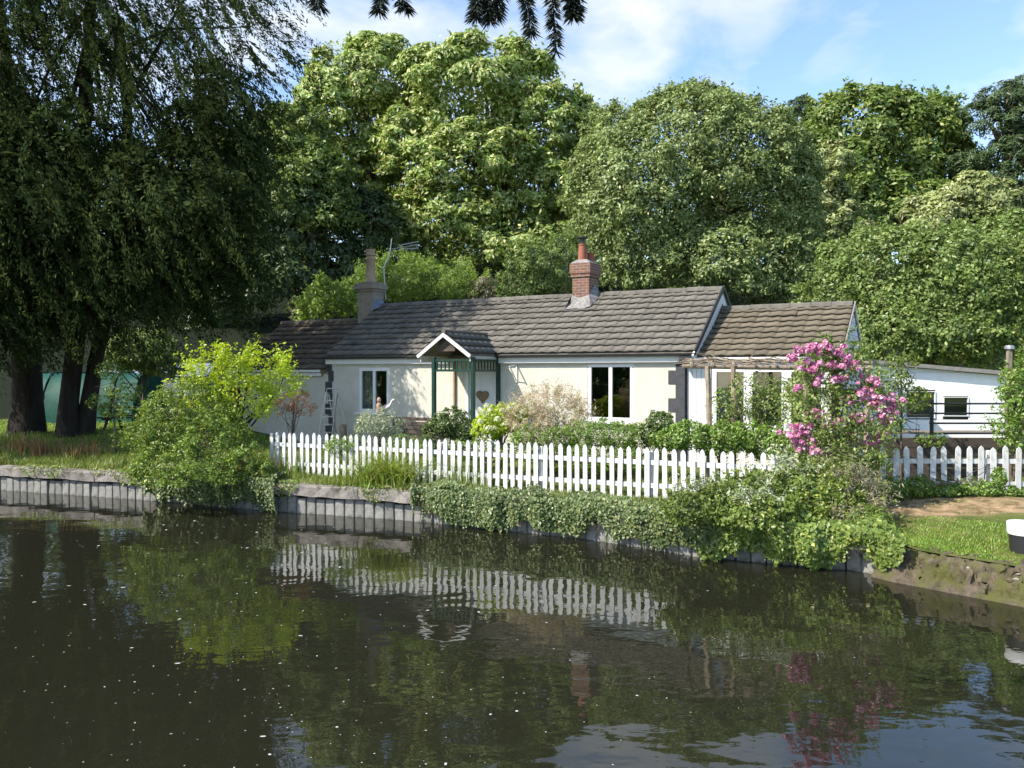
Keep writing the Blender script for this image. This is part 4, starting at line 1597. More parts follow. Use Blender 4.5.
def crown_points(lobes, n, rng, cl=(.16, .28), flat=.75, back=.35, inner=.12, outb=.9, upb=.5, low=-.55, jit=.45, shell=.25):
    """leaf positions and normals for a crown: lobes of clumps, clumps of leaves"""
    lobes = np.array(lobes, dtype=float)
    C, Rr = lobes[:, :3], lobes[:, 3:6]
    area = (Rr[:, 0] * Rr[:, 2] + Rr[:, 0] * Rr[:, 1] + Rr[:, 1] * Rr[:, 2])
    cc, cr, co = [], [], []
    for li in range(len(lobes)):
        rm = Rr[li].mean()
        rc = (cl[0] + cl[1]) / 2
        k = int(5.2 / (rc * rc))
        d = sph(rng, k)
        d = d[d[:, 2] > low]
        keep = (d[:, 1] < .25) | (rng.random(len(d)) < back)
        d = d[keep]
        r = rng.uniform(.74, 1.0, len(d))[:, None]
        p = C[li] + d * Rr[li] * r
        ok = np.ones(len(p), bool)
        for lj in range(len(lobes)):
            if lj != li:
                q = np.linalg.norm((p - C[lj]) / Rr[lj], axis=1)
                ok &= q > .78
        p, d = p[ok], d[ok]
        cc.append(p)
        co.append(unit(d / Rr[li]))
        cr.append(rng.uniform(cl[0], cl[1], len(p)) * rm)
    cc, cr, co = np.concatenate(cc), np.concatenate(cr), np.concatenate(co)
    ni = int(n * inner)
    wgt = cr ** 2
    idx = rng.choice(len(cc), n - ni, p=wgt / wgt.sum())
    d = unit(rng.normal(size=(n - ni, 3)) + co[idx] * outb + np.array([0, 0, upb]))
    rad = cr[idx][:, None] * (rng.random((n - ni, 1)) ** .35) * 1.05
    P = cc[idx] + d * rad * np.array([1, 1, flat])
    Nn = d * .8 + np.array([0, 0, .35]) + co[idx] * .3 + rng.normal(size=d.shape) * jit
    li = rng.choice(len(lobes), ni, p=area / area.sum())
    d = sph(rng, ni)
    P2 = C[li] + d * Rr[li] * rng.uniform(.35, .8, (ni, 1))
    Nn2 = d + rng.normal(size=d.shape) * .6
    ns = int(n * shell)
    li = rng.choice(len(lobes), ns, p=area / area.sum())
    d = sph(rng, ns)
    d[:, 1] = np.where((d[:, 1] > .2) & (rng.random(ns) > back), -d[:, 1], d[:, 1])
    P3 = C[li] + d * Rr[li] * rng.normal(.93, .07, (ns, 1))
    ok = d[:, 2] > low
    for lj in range(len(lobes)):
        ok &= (np.linalg.norm((P3 - C[lj]) / Rr[lj], axis=1) > .75)
    P3, d = P3[ok], d[ok]
    P = np.concatenate([P, P2, P3])
    Nn = np.concatenate([Nn, Nn2, d * .6 + np.array([0, 0, .4]) + rng.normal(size=d.shape) * .5])
    return P, Nn, cc


def limbs(b, base, top, r0, targets, rng, n=9):
    """a tapered trunk from base to top with limbs to the targets"""
    base, top = Vector(base), Vector(top)
    k = 7
    pts, rad = [], []
    for i in range(k):
        f = i / (k - 1)
        p = base.lerp(top, f) + Vector((rng.uniform(-1, 1), rng.uniform(-1, 1), 0)) * r0 * .35 * (f > 0)
        pts.append(p)
        rad.append(r0 * (1.35 if i == 0 else 1) * (1 - .62 * f))
    b.tube(pts, rad, n, wob=.08, rng=rng)
    for t in targets:
        t = Vector(t)
        f = rng.uniform(.35, .9)
        i = f * (k - 1)
        a = pts[int(i)].lerp(pts[min(k - 1, int(i) + 1)], i - int(i))
        m = a.lerp(t, .45) + Vector((rng.uniform(-.3, .3), rng.uniform(-.3, .3), .12 * (t - a).length))
        r1 = r0 * (1 - .62 * f) * .55
        b.tube([a, a.lerp(m, .5), m, m.lerp(t, .5) + Vector((rng.uniform(-.15, .15), 0, rng.uniform(-.1, .2))), t], [r1, r1 * .8, r1 * .62, r1 * .4, r1 * .15], 6, wob=.06, rng=rng)


def plobes(spec, Y, dr=1.0):
    """pixel ellipses (x, y, rx, ry[, dY]) at distance Y -> world lobes"""
    out = []
    for s in spec:
        x, y, rx, ry = s[:4]
        dY = s[4] if len(s) > 4 else 0
        c = px(x, y, Y + dY)
        k = (Y + dY) / F
        out.append((c.x, c.y, c.z, rx * k, (rx + ry) * .5 * k * dr, ry * k))
    return out


def tree(name, label, spec, Y, n, leaf, asp, mat, seed, trunk_px=None, r0=.3, bark='bark_lt', group=None, cat='tree', cl=(.16, .28), cname='crown', extra=None, shoots=None, **kw):
    rng = np.random.default_rng(seed)
    pr = random.Random(seed)
    if group == WG and Y > 33.5:      # the wood stands well back on the rising ground
        Y, leaf, r0 = Y * 1.5, leaf * 1.5, r0 * 1.5
    lob = plobes(spec, Y)
    P, Nn, cc = crown_points(lob, n, rng, cl=cl, **kw)
    if shoots:
        rm = np.mean([l[3] for l in lob])
        m = shoots[0]
        ci = rng.choice(len(cc), m)
        o = cc[ci]
        lc = np.array(lob)[:, :3]
        dd = o[:, None, :] - lc[None]
        out = unit(np.take_along_axis(dd, np.argmin((dd ** 2).sum(-1), 1)[:, None, None], 1)[:, 0])
        dv = unit(out * .8 + np.array([0, 0, shoots[2]]) + rng.normal(0, .35, (m, 3)))
        t = rng.random((m, shoots[3])) ** .8
        L = shoots[1] * rng.uniform(.5, 1.3, m)
        Ps = o[:, None] + dv[:, None] * (t * L[:, None])[..., None] + np.array([0, 0, -.25]) * (t ** 2 * L[:, None])[..., None] + rng.normal(0, leaf * .45, (m, shoots[3], 3))
        Ns = np.array([0, 0, .7]) + rng.normal(0, .6, Ps.shape)
        P = np.concatenate([P, Ps.reshape(-1, 3)])
        Nn = np.concatenate([Nn, Ns.reshape(-1, 3)])
    xm = np.mean([l[0] for l in lob]) if trunk_px is None else (trunk_px - 512) / F * Y
    z = float(gz(xm, Y))
    base = np.array([xm, Y, z])
    r = thing(name, label, cat, tuple(base), 0, group)
    # keep leaves above ground
    g = gz(P[:, 0], P[:, 1])
    k = P[:, 2] > g + .05
    P, Nn = P[k], Nn[k]
    size = leaf * rng.uniform(.7, 1.25, len(P))
    link(cname, leaf_mesh(cname, P - base, Nn, size, asp, mat, rng), r)
    b = MB()
    zs = max(l[2] for l in lob)
    top = Vector((np.mean([l[0] for l in lob]), Y, zs)) - Vector(base)
    tg = [Vector((l[0], l[1], l[2] + l[5] * .3)) - Vector(base) for l in lob]
    pk = cc[rng.choice(len(cc), min(len(cc), 14), replace=False)]
    tg += [Vector(p - base) for p in pk]
    limbs(b, (0, 0, -.2), top, r0, tg, pr)
    b.build('trunk' if cat == 'tree' else 'stem', M[bark], r, smooth=True)
    if extra:
        extra(r, base, lob, cc, rng)
    return r


# ---------------- background woodland
WG = 'woodland trees behind the cottage'
tree('chestnut_tree', 'tall sweet chestnut with broad pale flowering crown above the cottage roof', [
    (482, 100, 80, 56), (540, 132, 52, 44, -1), (430, 150, 48, 42, -1), (470, 170, 70, 40, -2.5), (565, 150, 30, 40, 1), (530, 195, 60, 38, -1),
    (445, 225, 62, 36, -2.5), (510, 250, 70, 36, -2), (575, 225, 38, 52, 1), (420, 262, 44, 34, 0)],
    40, 98000, .28, .42, LM['chestnut'], 11, 500, .5, shoots=(620, 1.3, .3, 26), group=WG, cl=(.17, .30), back=.3, inner=.16, flat=.6, jit=.4, shell=.07)
tree('chestnut_tree', 'round topped sweet chestnut left of the tallest crown', [
    (365, 92, 58, 50), (335, 125, 45, 45, -1), (400, 110, 36, 42, 1), (385, 150, 46, 38, 1), (350, 180, 45, 36), (395, 205, 40, 36, 2), (300, 150, 34, 36, 1)],
    42, 52000, .28, .42, LM['chestnut'], 12, 385, .5, shoots=(320, 1.3, .3, 26), group=WG, cl=(.2, .34), back=.3, inner=.16, flat=.6, jit=.4, shell=.07)
tree('lime_tree', 'dense domed dull green tree directly behind the brick chimney', [
    (690, 172, 92, 76), (635, 205, 68, 82, -1), (735, 180, 72, 78, 0), (770, 225, 46, 62, 0), (650, 260, 70, 52, -1), (720, 268, 84, 54, -1), (780, 280, 40, 44, 0), (690, 122, 48, 32, 0), (620, 160, 40, 52, 0), (780, 180, 36, 40, 1)],
    34, 96000, .165, .5, LM['lime'], 13, 690, .4, shoots=(900, .85, .6, 24), group=WG, cl=(.10, .17), back=.3, inner=.30, flat=.85, jit=.6, shell=.45)
tree('oak_tree', 'broad dark green oak behind the right end of the cottage', [
    (860, 140, 58, 48), (835, 190, 52, 52, -2), (905, 165, 55, 55, 1), (885, 225, 66, 46, -2), (940, 180, 34, 44, 2), (920, 135, 36, 34, 3)],
    46, 48000, .30, .5, LM['oak'], 14, 880, .5, shoots=(420, 1.5, .5, 26), group=WG, cl=(.17, .3), back=.3)
tree('chestnut_tree', 'pale creamy flowering chestnut low behind the hazel thicket', [
    (970, 208, 42, 28), (930, 222, 30, 26), (1005, 225, 34, 30)],
    41, 26000, .27, .45, LM['pale'], 15, 960, .4, group=WG, cl=(.2, .34))
tree('chestnut_tree', 'slim pale chestnut squeezed between the domed tree and the oak', [
    (815, 195, 24, 26), (806, 235, 26, 30), (830, 165, 20, 20), (838, 225, 26, 26)],
    40, 17000, .25, .45, LM['pale'], 22, 815, .3, group=WG, cl=(.2, .36), shell=.07)
tree('pine_tree', 'dark pine with layered branches at the far right skyline', [
    (1000, 100, 28, 16), (1030, 120, 32, 18), (990, 130, 28, 14), (1015, 155, 34, 16), (1000, 185, 38, 18), (1040, 85, 26, 14), (1045, 180, 40, 24), (968, 165, 20, 13), (978, 115, 20, 12), (985, 205, 26, 14)],
    43, 24000, .34, .16, LM['pine'], 16, 1010, .4, group=WG, cl=(.25, .4), flat=.6)
tree('pine_tree', 'small dark pine top just right of the domed tree', [
    (800, 112, 17, 12), (790, 128, 20, 14), (815, 130, 20, 14), (802, 150, 26, 16)],
    52, 12000, .34, .16, LM['pine'], 17, 802, .3, group=WG, cl=(.25, .4), flat=.6)
tree('hazel_thicket', 'bright green hazel thicket rising behind the white outbuilding', [
    (880, 285, 66, 58), (945, 290, 66, 62, -1), (838, 315, 40, 42, 0), (1010, 285, 58, 66, 0), (915, 335, 80, 34, -1.5), (990, 345, 70, 34, -1), (860, 345, 36, 26, -1), (1060, 290, 50, 80, 1)],
    33, 66000, .18, .5, LM['hazel'], 18, 930, .2, shoots=(1000, .9, .5, 22), group=WG, cl=(.08, .17), back=.3, flat=1.0, inner=.08, jit=.6, shell=.4)
tree('holly_tree', 'dark evergreen mass between the weeping tree and the chestnuts', [
    (300, 220, 52, 70), (270, 280, 66, 50, -1), (330, 270, 44, 46, 1), (280, 160, 44, 50, 2), (370, 235, 34, 46, 2), (235, 300, 40, 40), (200, 330, 44, 36, 1)],
    36, 42000, .23, .5, LM['dark'], 19, 300, .35, group=WG, cl=(.14, .24), back=.3)
tree('ash_tree', 'mid green tree lit at its top beside the weeping tree', [
    (318, 180, 34, 34), (295, 205, 34, 36), (330, 215, 28, 32), (300, 140, 30, 30, 1)],
    34.5, 18000, .2, .45, LM['oak'], 20, 312, .25, shoots=(130, 1.1, .4, 24), group=WG, cl=(.18, .3))
tree('oak_tree', 'dark oak far back behind the left trunks', [
    (60, 300, 90, 70), (150, 310, 80, 60), (-40, 280, 90, 90), (110, 230, 100, 70, 2), (-20, 180, 100, 90, 3), (210, 250, 60, 70, 1)],
    44, 26000, .42, .55, LM['dark'], 21, 80, .5, group=WG, cl=(.16, .26), back=.3)
for i, (spec, Y, nn, m, lab, sd) in enumerate((
        ([(450, 280, 120, 60), (600, 270, 110, 70), (340, 270, 90, 60)], 52, 16000, 'oak', 'shaded oak filling the gap low behind the chestnuts', 31),
        ([(790, 250, 90, 80), (900, 260, 110, 70)], 54, 14000, 'oak', 'shaded oak low behind the right hand trees', 32),
        ([(1090, 180, 70, 110), (1160, 200, 80, 120)], 48, 16000, 'oak', 'oak beyond the right edge beside the pine', 33))):
    tree('oak_tree', lab, spec, Y, nn, .36, .55, LM['dark' if i == 0 else m], sd, None, .4, group=WG, cl=(.16, .26))

# shrubs just behind the roof
SG = 'shrubs showing above the cottage roof'
tree('feathery_shrub', 'yellow green feathery shrub above the left roof ridge', [(405, 282, 38, 20), (440, 284, 36, 18), (382, 290, 28, 16), (468, 294, 26, 12)], 30.5, 9000, .13, .3, LM['yelgreen'], 41, 410, .07, shoots=(420, .75, .8, 26), cat='shrub', group=SG, cl=(.2, .36), cname='foliage', low=-.9)
tree('leafy_shrub', 'fresh green leafy shrub left of the stone chimney', [(335, 298, 24, 16), (318, 310, 16, 12), (352, 306, 18, 16)], 29.5, 1800, .15, .5, LM['yelgreen'], 42, 338, .06, shoots=(150, .6, .6, 18), cat='shrub', group=SG, cl=(.24, .4), cname='foliage', low=-.9)
tree('twiggy_shrub', 'greyish twiggy shrub between the two chimneys', [(488, 292, 24, 12), (512, 296, 20, 10)], 30, 3500, .13, .25, LM['twig'], 43, 495, .06, cat='shrub', group=SG, cl=(.24, .4), cname='foliage', low=-.9)
tree('leafy_shrub', 'soft green bushy shrub left of the brick chimney', [(545, 270, 36, 28), (525, 285, 26, 20), (568, 262, 20, 28, 1)], 29, 10000, .12, .45, LM['hazel'], 44, 545, .08, shoots=(260, .5, .8, 20), cat='shrub', group=SG, cl=(.16, .28), cname='foliage', low=-.9)
tree('leafy_shrub', 'pale green shrub showing between the leaning trunks and the yellow bush', [(145, 350, 30, 22), (165, 362, 22, 16), (120, 356, 20, 16)], 29, 7000, .14, .45, LM['hazel'], 45, 145, .07, cat='shrub', cl=(.2, .34), cname='foliage', low=-.9)


# ---------------- weeping tree at left
def weeping(name, label, lobes, base, trunks, nstr, seed, drift=(.55, 0, -1), stx=(.7, 2.0), group=None, per=60, leaf=.13, inner=34000):
    rng = np.random.default_rng(seed)
    pr = random.Random(seed)
    lob = np.array(lobes)
    bz = np.array(base)
    vol = lob[:, 3] * lob[:, 4] * lob[:, 5]
    li = rng.choice(len(lob), nstr, p=vol ** .7 / (vol ** .7).sum())
    thin = rng.random(nstr) < np.where(lob[li, 2] > bz[2] + 10.2, .62, 1.0)
    li = li[thin]
    nstr = len(li)
    d = sph(rng, nstr)
    d[:, 1] = np.where((d[:, 1] > 0) & (rng.random(nstr) < .45), -d[:, 1], d[:, 1])
    rad = rng.random(nstr) ** .28
    st = lob[li, :3] + d * lob[li, 3:6] * rad[:, None]
    ln = rng.uniform(stx[0], stx[1], nstr)
    dirv = unit(np.array(drift) + rng.normal(0, .22, (nstr, 3)) + d * np.array([.35, .35, 0]))
    t = rng.random((nstr, per)) ** .9
    side = rng.normal(0, .042, (nstr, per, 3)) * (0.5 + t[..., None])
    bow = d[:, None, :] * np.array([.3, .3, .12]) * np.sqrt(t)[..., None] * ln[:, None, None] * .6
    P = st[:, None, :] + dirv[:, None, :] * (t * ln[:, None])[..., None] + bow + side
    D = np.repeat(dirv[:, None, :], per, 1) + rng.normal(0, .22, P.shape)
    Nn = rng.normal(size=P.shape) * .32 + rng.normal(size=(nstr, 1, 3)) * .45 + d[:, None, :] * .7 + np.array([0, 0, .3])
    P, D, Nn = P.reshape(-1, 3), D.reshape(-1, 3), Nn.reshape(-1, 3)
    k = P[:, 2] > gz(P[:, 0], P[:, 1]) + .4
    P, D, Nn = P[k], D[k], Nn[k]
    r = thing(name, label, 'tree', base, 0, group)
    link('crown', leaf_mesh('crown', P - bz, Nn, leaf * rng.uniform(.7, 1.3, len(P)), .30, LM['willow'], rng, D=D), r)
    # denser twiggy foliage that closes the lower crown
    lo = [l for l in lobes if l[2] < bz[2] + 9.5]
    P, Nn, _c = crown_points(lo, inner, rng, cl=(.14, .26), back=.8, low=-.9, inner=.35, jit=.8, shell=.3)
    k = P[:, 2] > gz(P[:, 0], P[:, 1]) + 2.3
    P, Nn = P[k], Nn[k]
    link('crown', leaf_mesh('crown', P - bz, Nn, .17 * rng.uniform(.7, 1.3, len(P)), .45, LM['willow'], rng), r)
    for tr_ in trunks:
        b = MB()
        pts = [Vector(p) - Vector(base) for p in tr_['pts']]
        b.tube(pts, tr_['r'], 12, wob=.07, rng=pr)
        for q in range(tr_.get('limbs', 6)):
            l = lob[pr.randrange(len(lob))]
            a = pts[-1].lerp(pts[-2], pr.random())
            e = Vector(l[:3]) - Vector(base) + Vector((pr.uniform(-.6, .6) * l[3], pr.uniform(-.6, .6) * l[4], pr.uniform(0, .7) * l[5]))
            m = a.lerp(e, .5) + Vector((0, 0, .5))
            rr = tr_['r'][-1] * .7
            b.tube([a, a.lerp(m, .5), m, e], [rr, rr * .75, rr * .5, rr * .12], 7, wob=.05, rng=pr)
        b.build('trunk', M['bark'], r, smooth=True)
    return r


YW = 23.5
wl = plobes([(95, 70, 115, 110), (200, 70, 80, 80, -1), (220, 150, 48, 80, -.5), (170, 215, 90, 70, -1.5), (60, 200, 100, 100, -1), (205, 255, 52, 52, -.5), (110, 285, 80, 42, -1), (20, 280, 80, 60, -.5), (262, 55, 42, 50, .5), (140, -60, 150, 90, 0), (20, -20, 120, 110, 0)], YW)
bz_ = float(gz(-11.6, 24.5))
q = lambda x, y, Y: tuple(px(x, y, Y))
weeping('weeping_tree', 'huge dark weeping tree with two leaning trunks at the left of the garden', wl, (px(80, 440, 24.5).x, 24.5, bz_), [
    {'pts': [(px(67, 440, 24.5).x, 24.5, bz_ - .2), q(69, 400, 24.5), q(75, 350, 24.5), q(81, 290, 24.5), q(82, 200, 24.3), q(88, 90, 24), q(95, 0, 24)], 'r': [.38, .28, .25, .24, .22, .18, .12], 'limbs': 9},
    {'pts': [(px(82, 440, 24.8).x, 24.8, bz_ - .2), q(88, 410, 24.8), q(96, 360, 24.8), q(107, 310, 24.8), q(122, 230, 24.6), q(130, 120, 24.4), q(120, 20, 24)], 'r': [.34, .25, .22, .2, .18, .14, .1], 'limbs': 8}], 4600, 51)
wl2 = plobes([(-20, 90, 90, 130), (-90, 200, 110, 120), (10, 250, 50, 70), (-120, 60, 120, 120), (-60, -60, 130, 100), (-110, 290, 100, 60, -1), (-60, 320, 60, 40, -2)], 22.5)  # low out-of-view lobes at the end added to shade the trunk bases
bz2 = float(gz(-13.9, 25))
weeping('weeping_tree', 'dark weeping tree with one upright trunk cut by the left photo edge', wl2, (px(25, 440, 25).x, 25, bz2), [
    {'pts': [(px(26, 440, 25).x, 25, bz2 - .2), q(27, 400, 25), q(26, 340, 25), q(22, 260, 25), q(14, 120, 24.5), q(0, 0, 24)], 'r': [.62, .46, .42, .38, .28, .15], 'limbs': 8}], 1700, 52, inner=16000)

# ---------------- garden and bank shrubs
tree('maple_shrub', 'yellow green shrub glowing in sun beside the end of the picket fence', [
    (235, 376, 26, 20), (212, 372, 20, 18, -.3), (262, 372, 26, 22, .2), (240, 398, 36, 24), (278, 385, 18, 20, .3), (210, 395, 24, 20)],
    18.6, 3000, .085, .5, LM['yellow'], 61, shoots=(230, .55, 1.0, 15), trunk_px=240, r0=.06, cat='shrub', cl=(.12, .34), cname='foliage', bark='bark', low=-.9, back=.6, flat=1.3, jit=.8, shell=.3)
tree('bank_shrub', 'large loose green shrub spilling over the canal bank at left', [
    (185, 418, 42, 34), (165, 440, 36, 30, -.3), (205, 450, 42, 34, -.4), (180, 470, 44, 30, -.8), (215, 430, 28, 24), (190, 480, 50, 24, -.9), (225, 470, 36, 26, -.6)],
    18.0, 13500, .072, .45, LM['bank'], 62, 190, .05, shoots=(480, .36, .4, 20), cat='shrub', cl=(.10, .26), cname='foliage', low=-.9, back=.5, flat=1.1, jit=.8, shell=.3)
tree('wild_sapling', 'thin wild sapling reaching over the lawn left of the large bank shrub', [
    (112, 372, 16, 9), (125, 392, 16, 8), (100, 402, 13, 7), (118, 410, 18, 7)],
    21.5, 1100, .10, .4, LM['bank'], 63, 115, .03, cat='sapling', cl=(.3, .5), cname='foliage', low=-.9)
tree('russet_sapling', 'small sparse russet leaved sapling before the left wing wall', [(294, 400, 16, 9), (304, 408, 12, 8), (284, 408, 10, 8)], 19.6, 900, .06, .4, LM['red'], 64, 290, .025, cat='sapling', cl=(.3, .5), cname='foliage', low=-.9)

GG = 'garden shrubs behind the picket fence'


def garden(name, label, spec, Y, n, leaf, asp, mat, seed, cl=(.14, .32), **kw):
    return tree(name, label, spec, Y, n, leaf, asp, LM[mat], seed, None, .03, cat='shrub', group=GG, cl=cl, cname='foliage', low=-.95, back=.5, flat=1.1, jit=.7, **kw)


garden('silver_shrub', 'rounded silvery green bush below the bird ornament', [(380, 424, 22, 14), (372, 432, 18, 12), (388, 432, 14, 12)], 19.3, 3400, .06, .4, 'silver', 71)
garden('laurel_shrub', 'dark green glossy bush in front of the bench and porch', [(450, 422, 18, 13), (438, 430, 14, 10), (462, 430, 14, 12)], 18.0, 4200, .07, .5, 'box', 72)
garden('hydrangea_shrub', 'lime green hydrangea bush right of the green porch post', [(500, 420, 22, 14), (516, 416, 12, 12), (488, 428, 16, 12)], 17.6, 3600, .075, .6, 'yellow', 73)
garden('flowering_grass', 'tall buff pink plumed shrub under the sunlit wall', [(548, 410, 30, 18), (530, 418, 22, 16), (566, 416, 22, 16), (548, 430, 36, 16)], 17.2, 3600, .085, .16, 'plume', 74, shoots=(330, .42, 1.3, 18))
garden('leafy_perennial', 'green leafy clump at the foot of the buff plumed shrub', [(545, 440, 34, 12), (528, 434, 14, 10), (566, 436, 16, 12)], 16.8, 3200, .06, .35, 'garden', 83)
garden('leafy_perennial', 'fresh green leafy clump under the right cottage window', [(600, 433, 22, 13), (618, 436, 22, 13), (582, 434, 16, 14), (640, 436, 18, 12), (600, 455, 40, 12), (640, 458, 30, 12)], 16.7, 11000, .055, .4, 'garden', 75)
garden('camellia_shrub', 'small dark upright shrub at the grey painted corner', [(660, 424, 13, 13), (652, 434, 14, 10)], 16.2, 2200, .07, .5, 'box', 76)
garden('mixed_hedge', 'bright leafy hedge behind the right stretch of pickets', [(690, 436, 24, 13), (720, 440, 26, 14), (748, 438, 22, 14), (770, 444, 24, 16), (672, 440, 20, 10)], 15.3, 10000, .065, .5, 'garden', 77)
garden('climbing_rose', 'thin leafy climber growing up before the glazed wing', [(722, 408, 12, 20), (745, 396, 15, 22), (770, 410, 16, 22), (760, 385, 14, 12), (738, 424, 20, 12), (784, 398, 12, 20)], 15.6, 2600, .06, .5, 'rose', 78)
garden('low_border', 'low mixed border foliage just behind the left pickets', [(345, 446, 22, 8), (410, 446, 26, 9), (470, 450, 26, 9), (520, 452, 26, 9), (570, 456, 26, 9), (620, 460, 26, 9)], 17.5, 9000, .06, .4, 'garden', 79)
garden('right_climber', 'leafy climber wrapped around the tall post at right edge', [(1010, 385, 10, 16), (1016, 410, 13, 16), (1006, 430, 13, 14), (1022, 440, 13, 14), (1024, 370, 9, 12)], 15.0, 1500, .075, .5, 'garden', 80, shoots=(60, .3, .4, 12))
garden('bramble_spray', 'loose leafy sprays before the outbuilding windows', [(905, 400, 24, 12), (890, 380, 22, 12), (880, 425, 24, 14), (930, 440, 16, 6), (902, 360, 18, 7)], 15.9, 2600, .07, .5, 'bramble', 81)
garden('fence_weeds', 'green nettles growing up along the foot of the right pickets', [(895, 488, 16, 9), (920, 487, 14, 10), (950, 492, 20, 8), (980, 490, 20, 9), (1005, 494, 18, 7), (1000, 478, 6, 10)], 14.3, 5200, .06, .5, 'garden', 82)


# flower heads on the hydrangea
def heads():
    rng = random.Random(5)
    nr = np.random.default_rng(5)
    P = sph(nr, 70)
    P = P[P[:, 2] > -.3] * .07
    me = leaf_mesh('flower_head', P, P + nr.normal(0, .01, P.shape), .045, .8, M['blossom_white'], nr)
    root = [o for o in COL.objects if o.name.startswith('hydrangea_shrub')][0]
    for i in range(22):
        x, y = rng.uniform(480, 528), rng.uniform(405, 430)
        p = px(x, y, 17.1 + rng.uniform(-.1, .25)) - root.location
        link('flower_head', me, root, p, (0, 0, rng.uniform(0, 6)))


heads()


# rose with pink clusters
def rose():
    Y = 13.9
    spec = [(820, 385, 26, 32), (848, 378, 24, 28), (862, 415, 26, 30, -.2), (825, 420, 32, 30, -.2), (805, 395, 18, 24), (860, 445, 26, 26, -.3), (820, 452, 30, 24, -.3), (840, 350, 26, 10), (815, 470, 36, 20, -.3), (850, 475, 26, 22, -.2)]
    r = tree('rose_bush', 'tall rambling rose covered in pink blooms at the end of the pergola', spec, Y, 7600, .07, .5, LM['rose'], 91, 835, .035, shoots=(300, .36, .5, 14), cat='rose', cl=(.14, .36), flat=1.1, jit=.8, cname='foliage', low=-.95, back=.5)
    nr = np.random.default_rng(6)
    mes = []
    for k in range(3):
        d = sph(nr, 34)
        d = d[d[:, 2] > -.5]
        rr = nr.uniform(.55, 1.0, len(d))[:, None]
        mes.append(leaf_mesh('flower', d * rr * .05, d + nr.normal(0, .35, d.shape), .055, .95, M['pink'], nr, fold=.4))
    pts = [(360, 268), (385, 272), (405, 260), (425, 262), (445, 258), (480, 280), (460, 274), (380, 310), (440, 310), (510, 318), (345, 385), (485, 348), (470, 350), (408, 358), (550, 350), (590, 375), (495, 422), (565, 410), (580, 425), (545, 400), (572, 438),
           (620, 445), (630, 415), (615, 465), (412, 450), (530, 475), (550, 480), (515, 470), (465, 480), (440, 490), (360, 505), (350, 525), (370, 498), (395, 525), (325, 530), (395, 560), (405, 568), (360, 555), (487, 532), (595, 510), (565, 545), (340, 298), (395, 335), (500, 290)]
    pr = random.Random(9)
    for (zx, zy) in pts:
        x, y = 680 + zx / 2.977, 260 + zy / 2.977
        for j in range(pr.choice((5, 6, 7))):
            p = px(x + pr.gauss(0, 4.6), y + pr.gauss(0, 3.0), Y - .52 + pr.uniform(-.10, .10)) - r.location
            k = pr.uniform(.6, 1.2)
            o = link('flower', mes[pr.randrange(3)], r, p, (pr.uniform(.2, 1.2), pr.uniform(-.4, .4), pr.uniform(0, 6.28)))
            o.scale = (k, k, k)


rose()


# ---------------- ivy and brambles on the bank
def curtain(name, label, x0, x1, n, mat, seed, top=.72, bot=-.04, bulge=.22, leaf=.06, cat='ivy', gaps=None, asp=.75):
    """leaves hanging over the bank wall between two x values"""
    rng = np.random.default_rng(seed)
    m = n * 2
    x = rng.uniform(x0, x1, m)
    v = rng.random(m)
    hang = bot + .24 * (np.sin(x * 3.1 + seed) * .5 + .5) * (np.sin(x * 7.3) * .4 + .6) + .10 * np.abs(np.sin(x * 17 + 3 * np.sin(x * 5)))
    if gaps:
        for (ga, gb, gh) in gaps:
            e = np.exp(-(np.abs(x + rng.normal(0, .05, m) - (ga + gb) / 2) / ((gb - ga) * .5)) ** 3)
            hang = np.maximum(hang, gh * e + rng.normal(0, .04, m))
    z = hang + (top - hang) * v
    lump = np.clip(.5 + .38 * np.sin(x * 5.3 + z * 2.4 + seed) * np.sin(x * 2.1 - z * 3.1) + .26 * np.sin(x * 9.7 + z * 2 + 2.5 * np.sin(x * 3)), 0, 1)
    out = bulge * (.35 + .65 * np.sin(np.clip((z - hang) / (top - hang), 0, 1) * 2.2)) * (.45 + .75 * lump)
    y = bank(x) - .12 - out + rng.normal(0, .03, m)
    # a few lie on top of the coping
    t = rng.random(m) < .22
    y = np.where(t, bank(x) + rng.uniform(-.25, .55, m), y)
    z = np.where(t, .64 + .16 * lump * np.abs(np.sin(x * 2.3 + 1)) + rng.random(m) * .08, z)
    pick = rng.random(m) < (.25 + .75 * lump)
    P = np.stack([x, y, z], -1)[pick][:n]
    Nn = np.stack([rng.normal(-.1, .4, len(P)), rng.normal(-.8, .4, len(P)), rng.normal(.65, .4, len(P))], -1)
    D = np.stack([rng.normal(0, .6, len(P)), rng.normal(-.3, .4, len(P)), rng.normal(-.8, .4, len(P))], -1)
    xm = (x0 + x1) / 2
    base = np.array([xm, float(bank(xm)), .6])
    r = thing(name, label, cat, tuple(base))
    link('foliage', leaf_mesh('foliage', P - base, Nn, leaf * rng.uniform(.6, 1.3, len(P)), asp, LM[mat], rng, D=D), r)
    b = MB()
    pr = random.Random(seed)
    for i in range(int((x1 - x0) * 7)):
        xx = pr.uniform(x0, x1)
        yb = float(bank(xx))
        b.tube([(xx - base[0], yb + .2 - base[1], .08), (xx + pr.uniform(-.1, .1) - base[0], yb - .17 - base[1], .05), (xx + pr.uniform(-.15, .15) - base[0], yb - .2 - base[1], -.2), (xx + pr.uniform(-.2, .2) - base[0], yb - .19 - base[1], -.42)], [.008, .008, .006, .004], 4, cap=False)
    b.build('stem', M['bark_lt'], r)['kind'] = 'stuff'
    return r


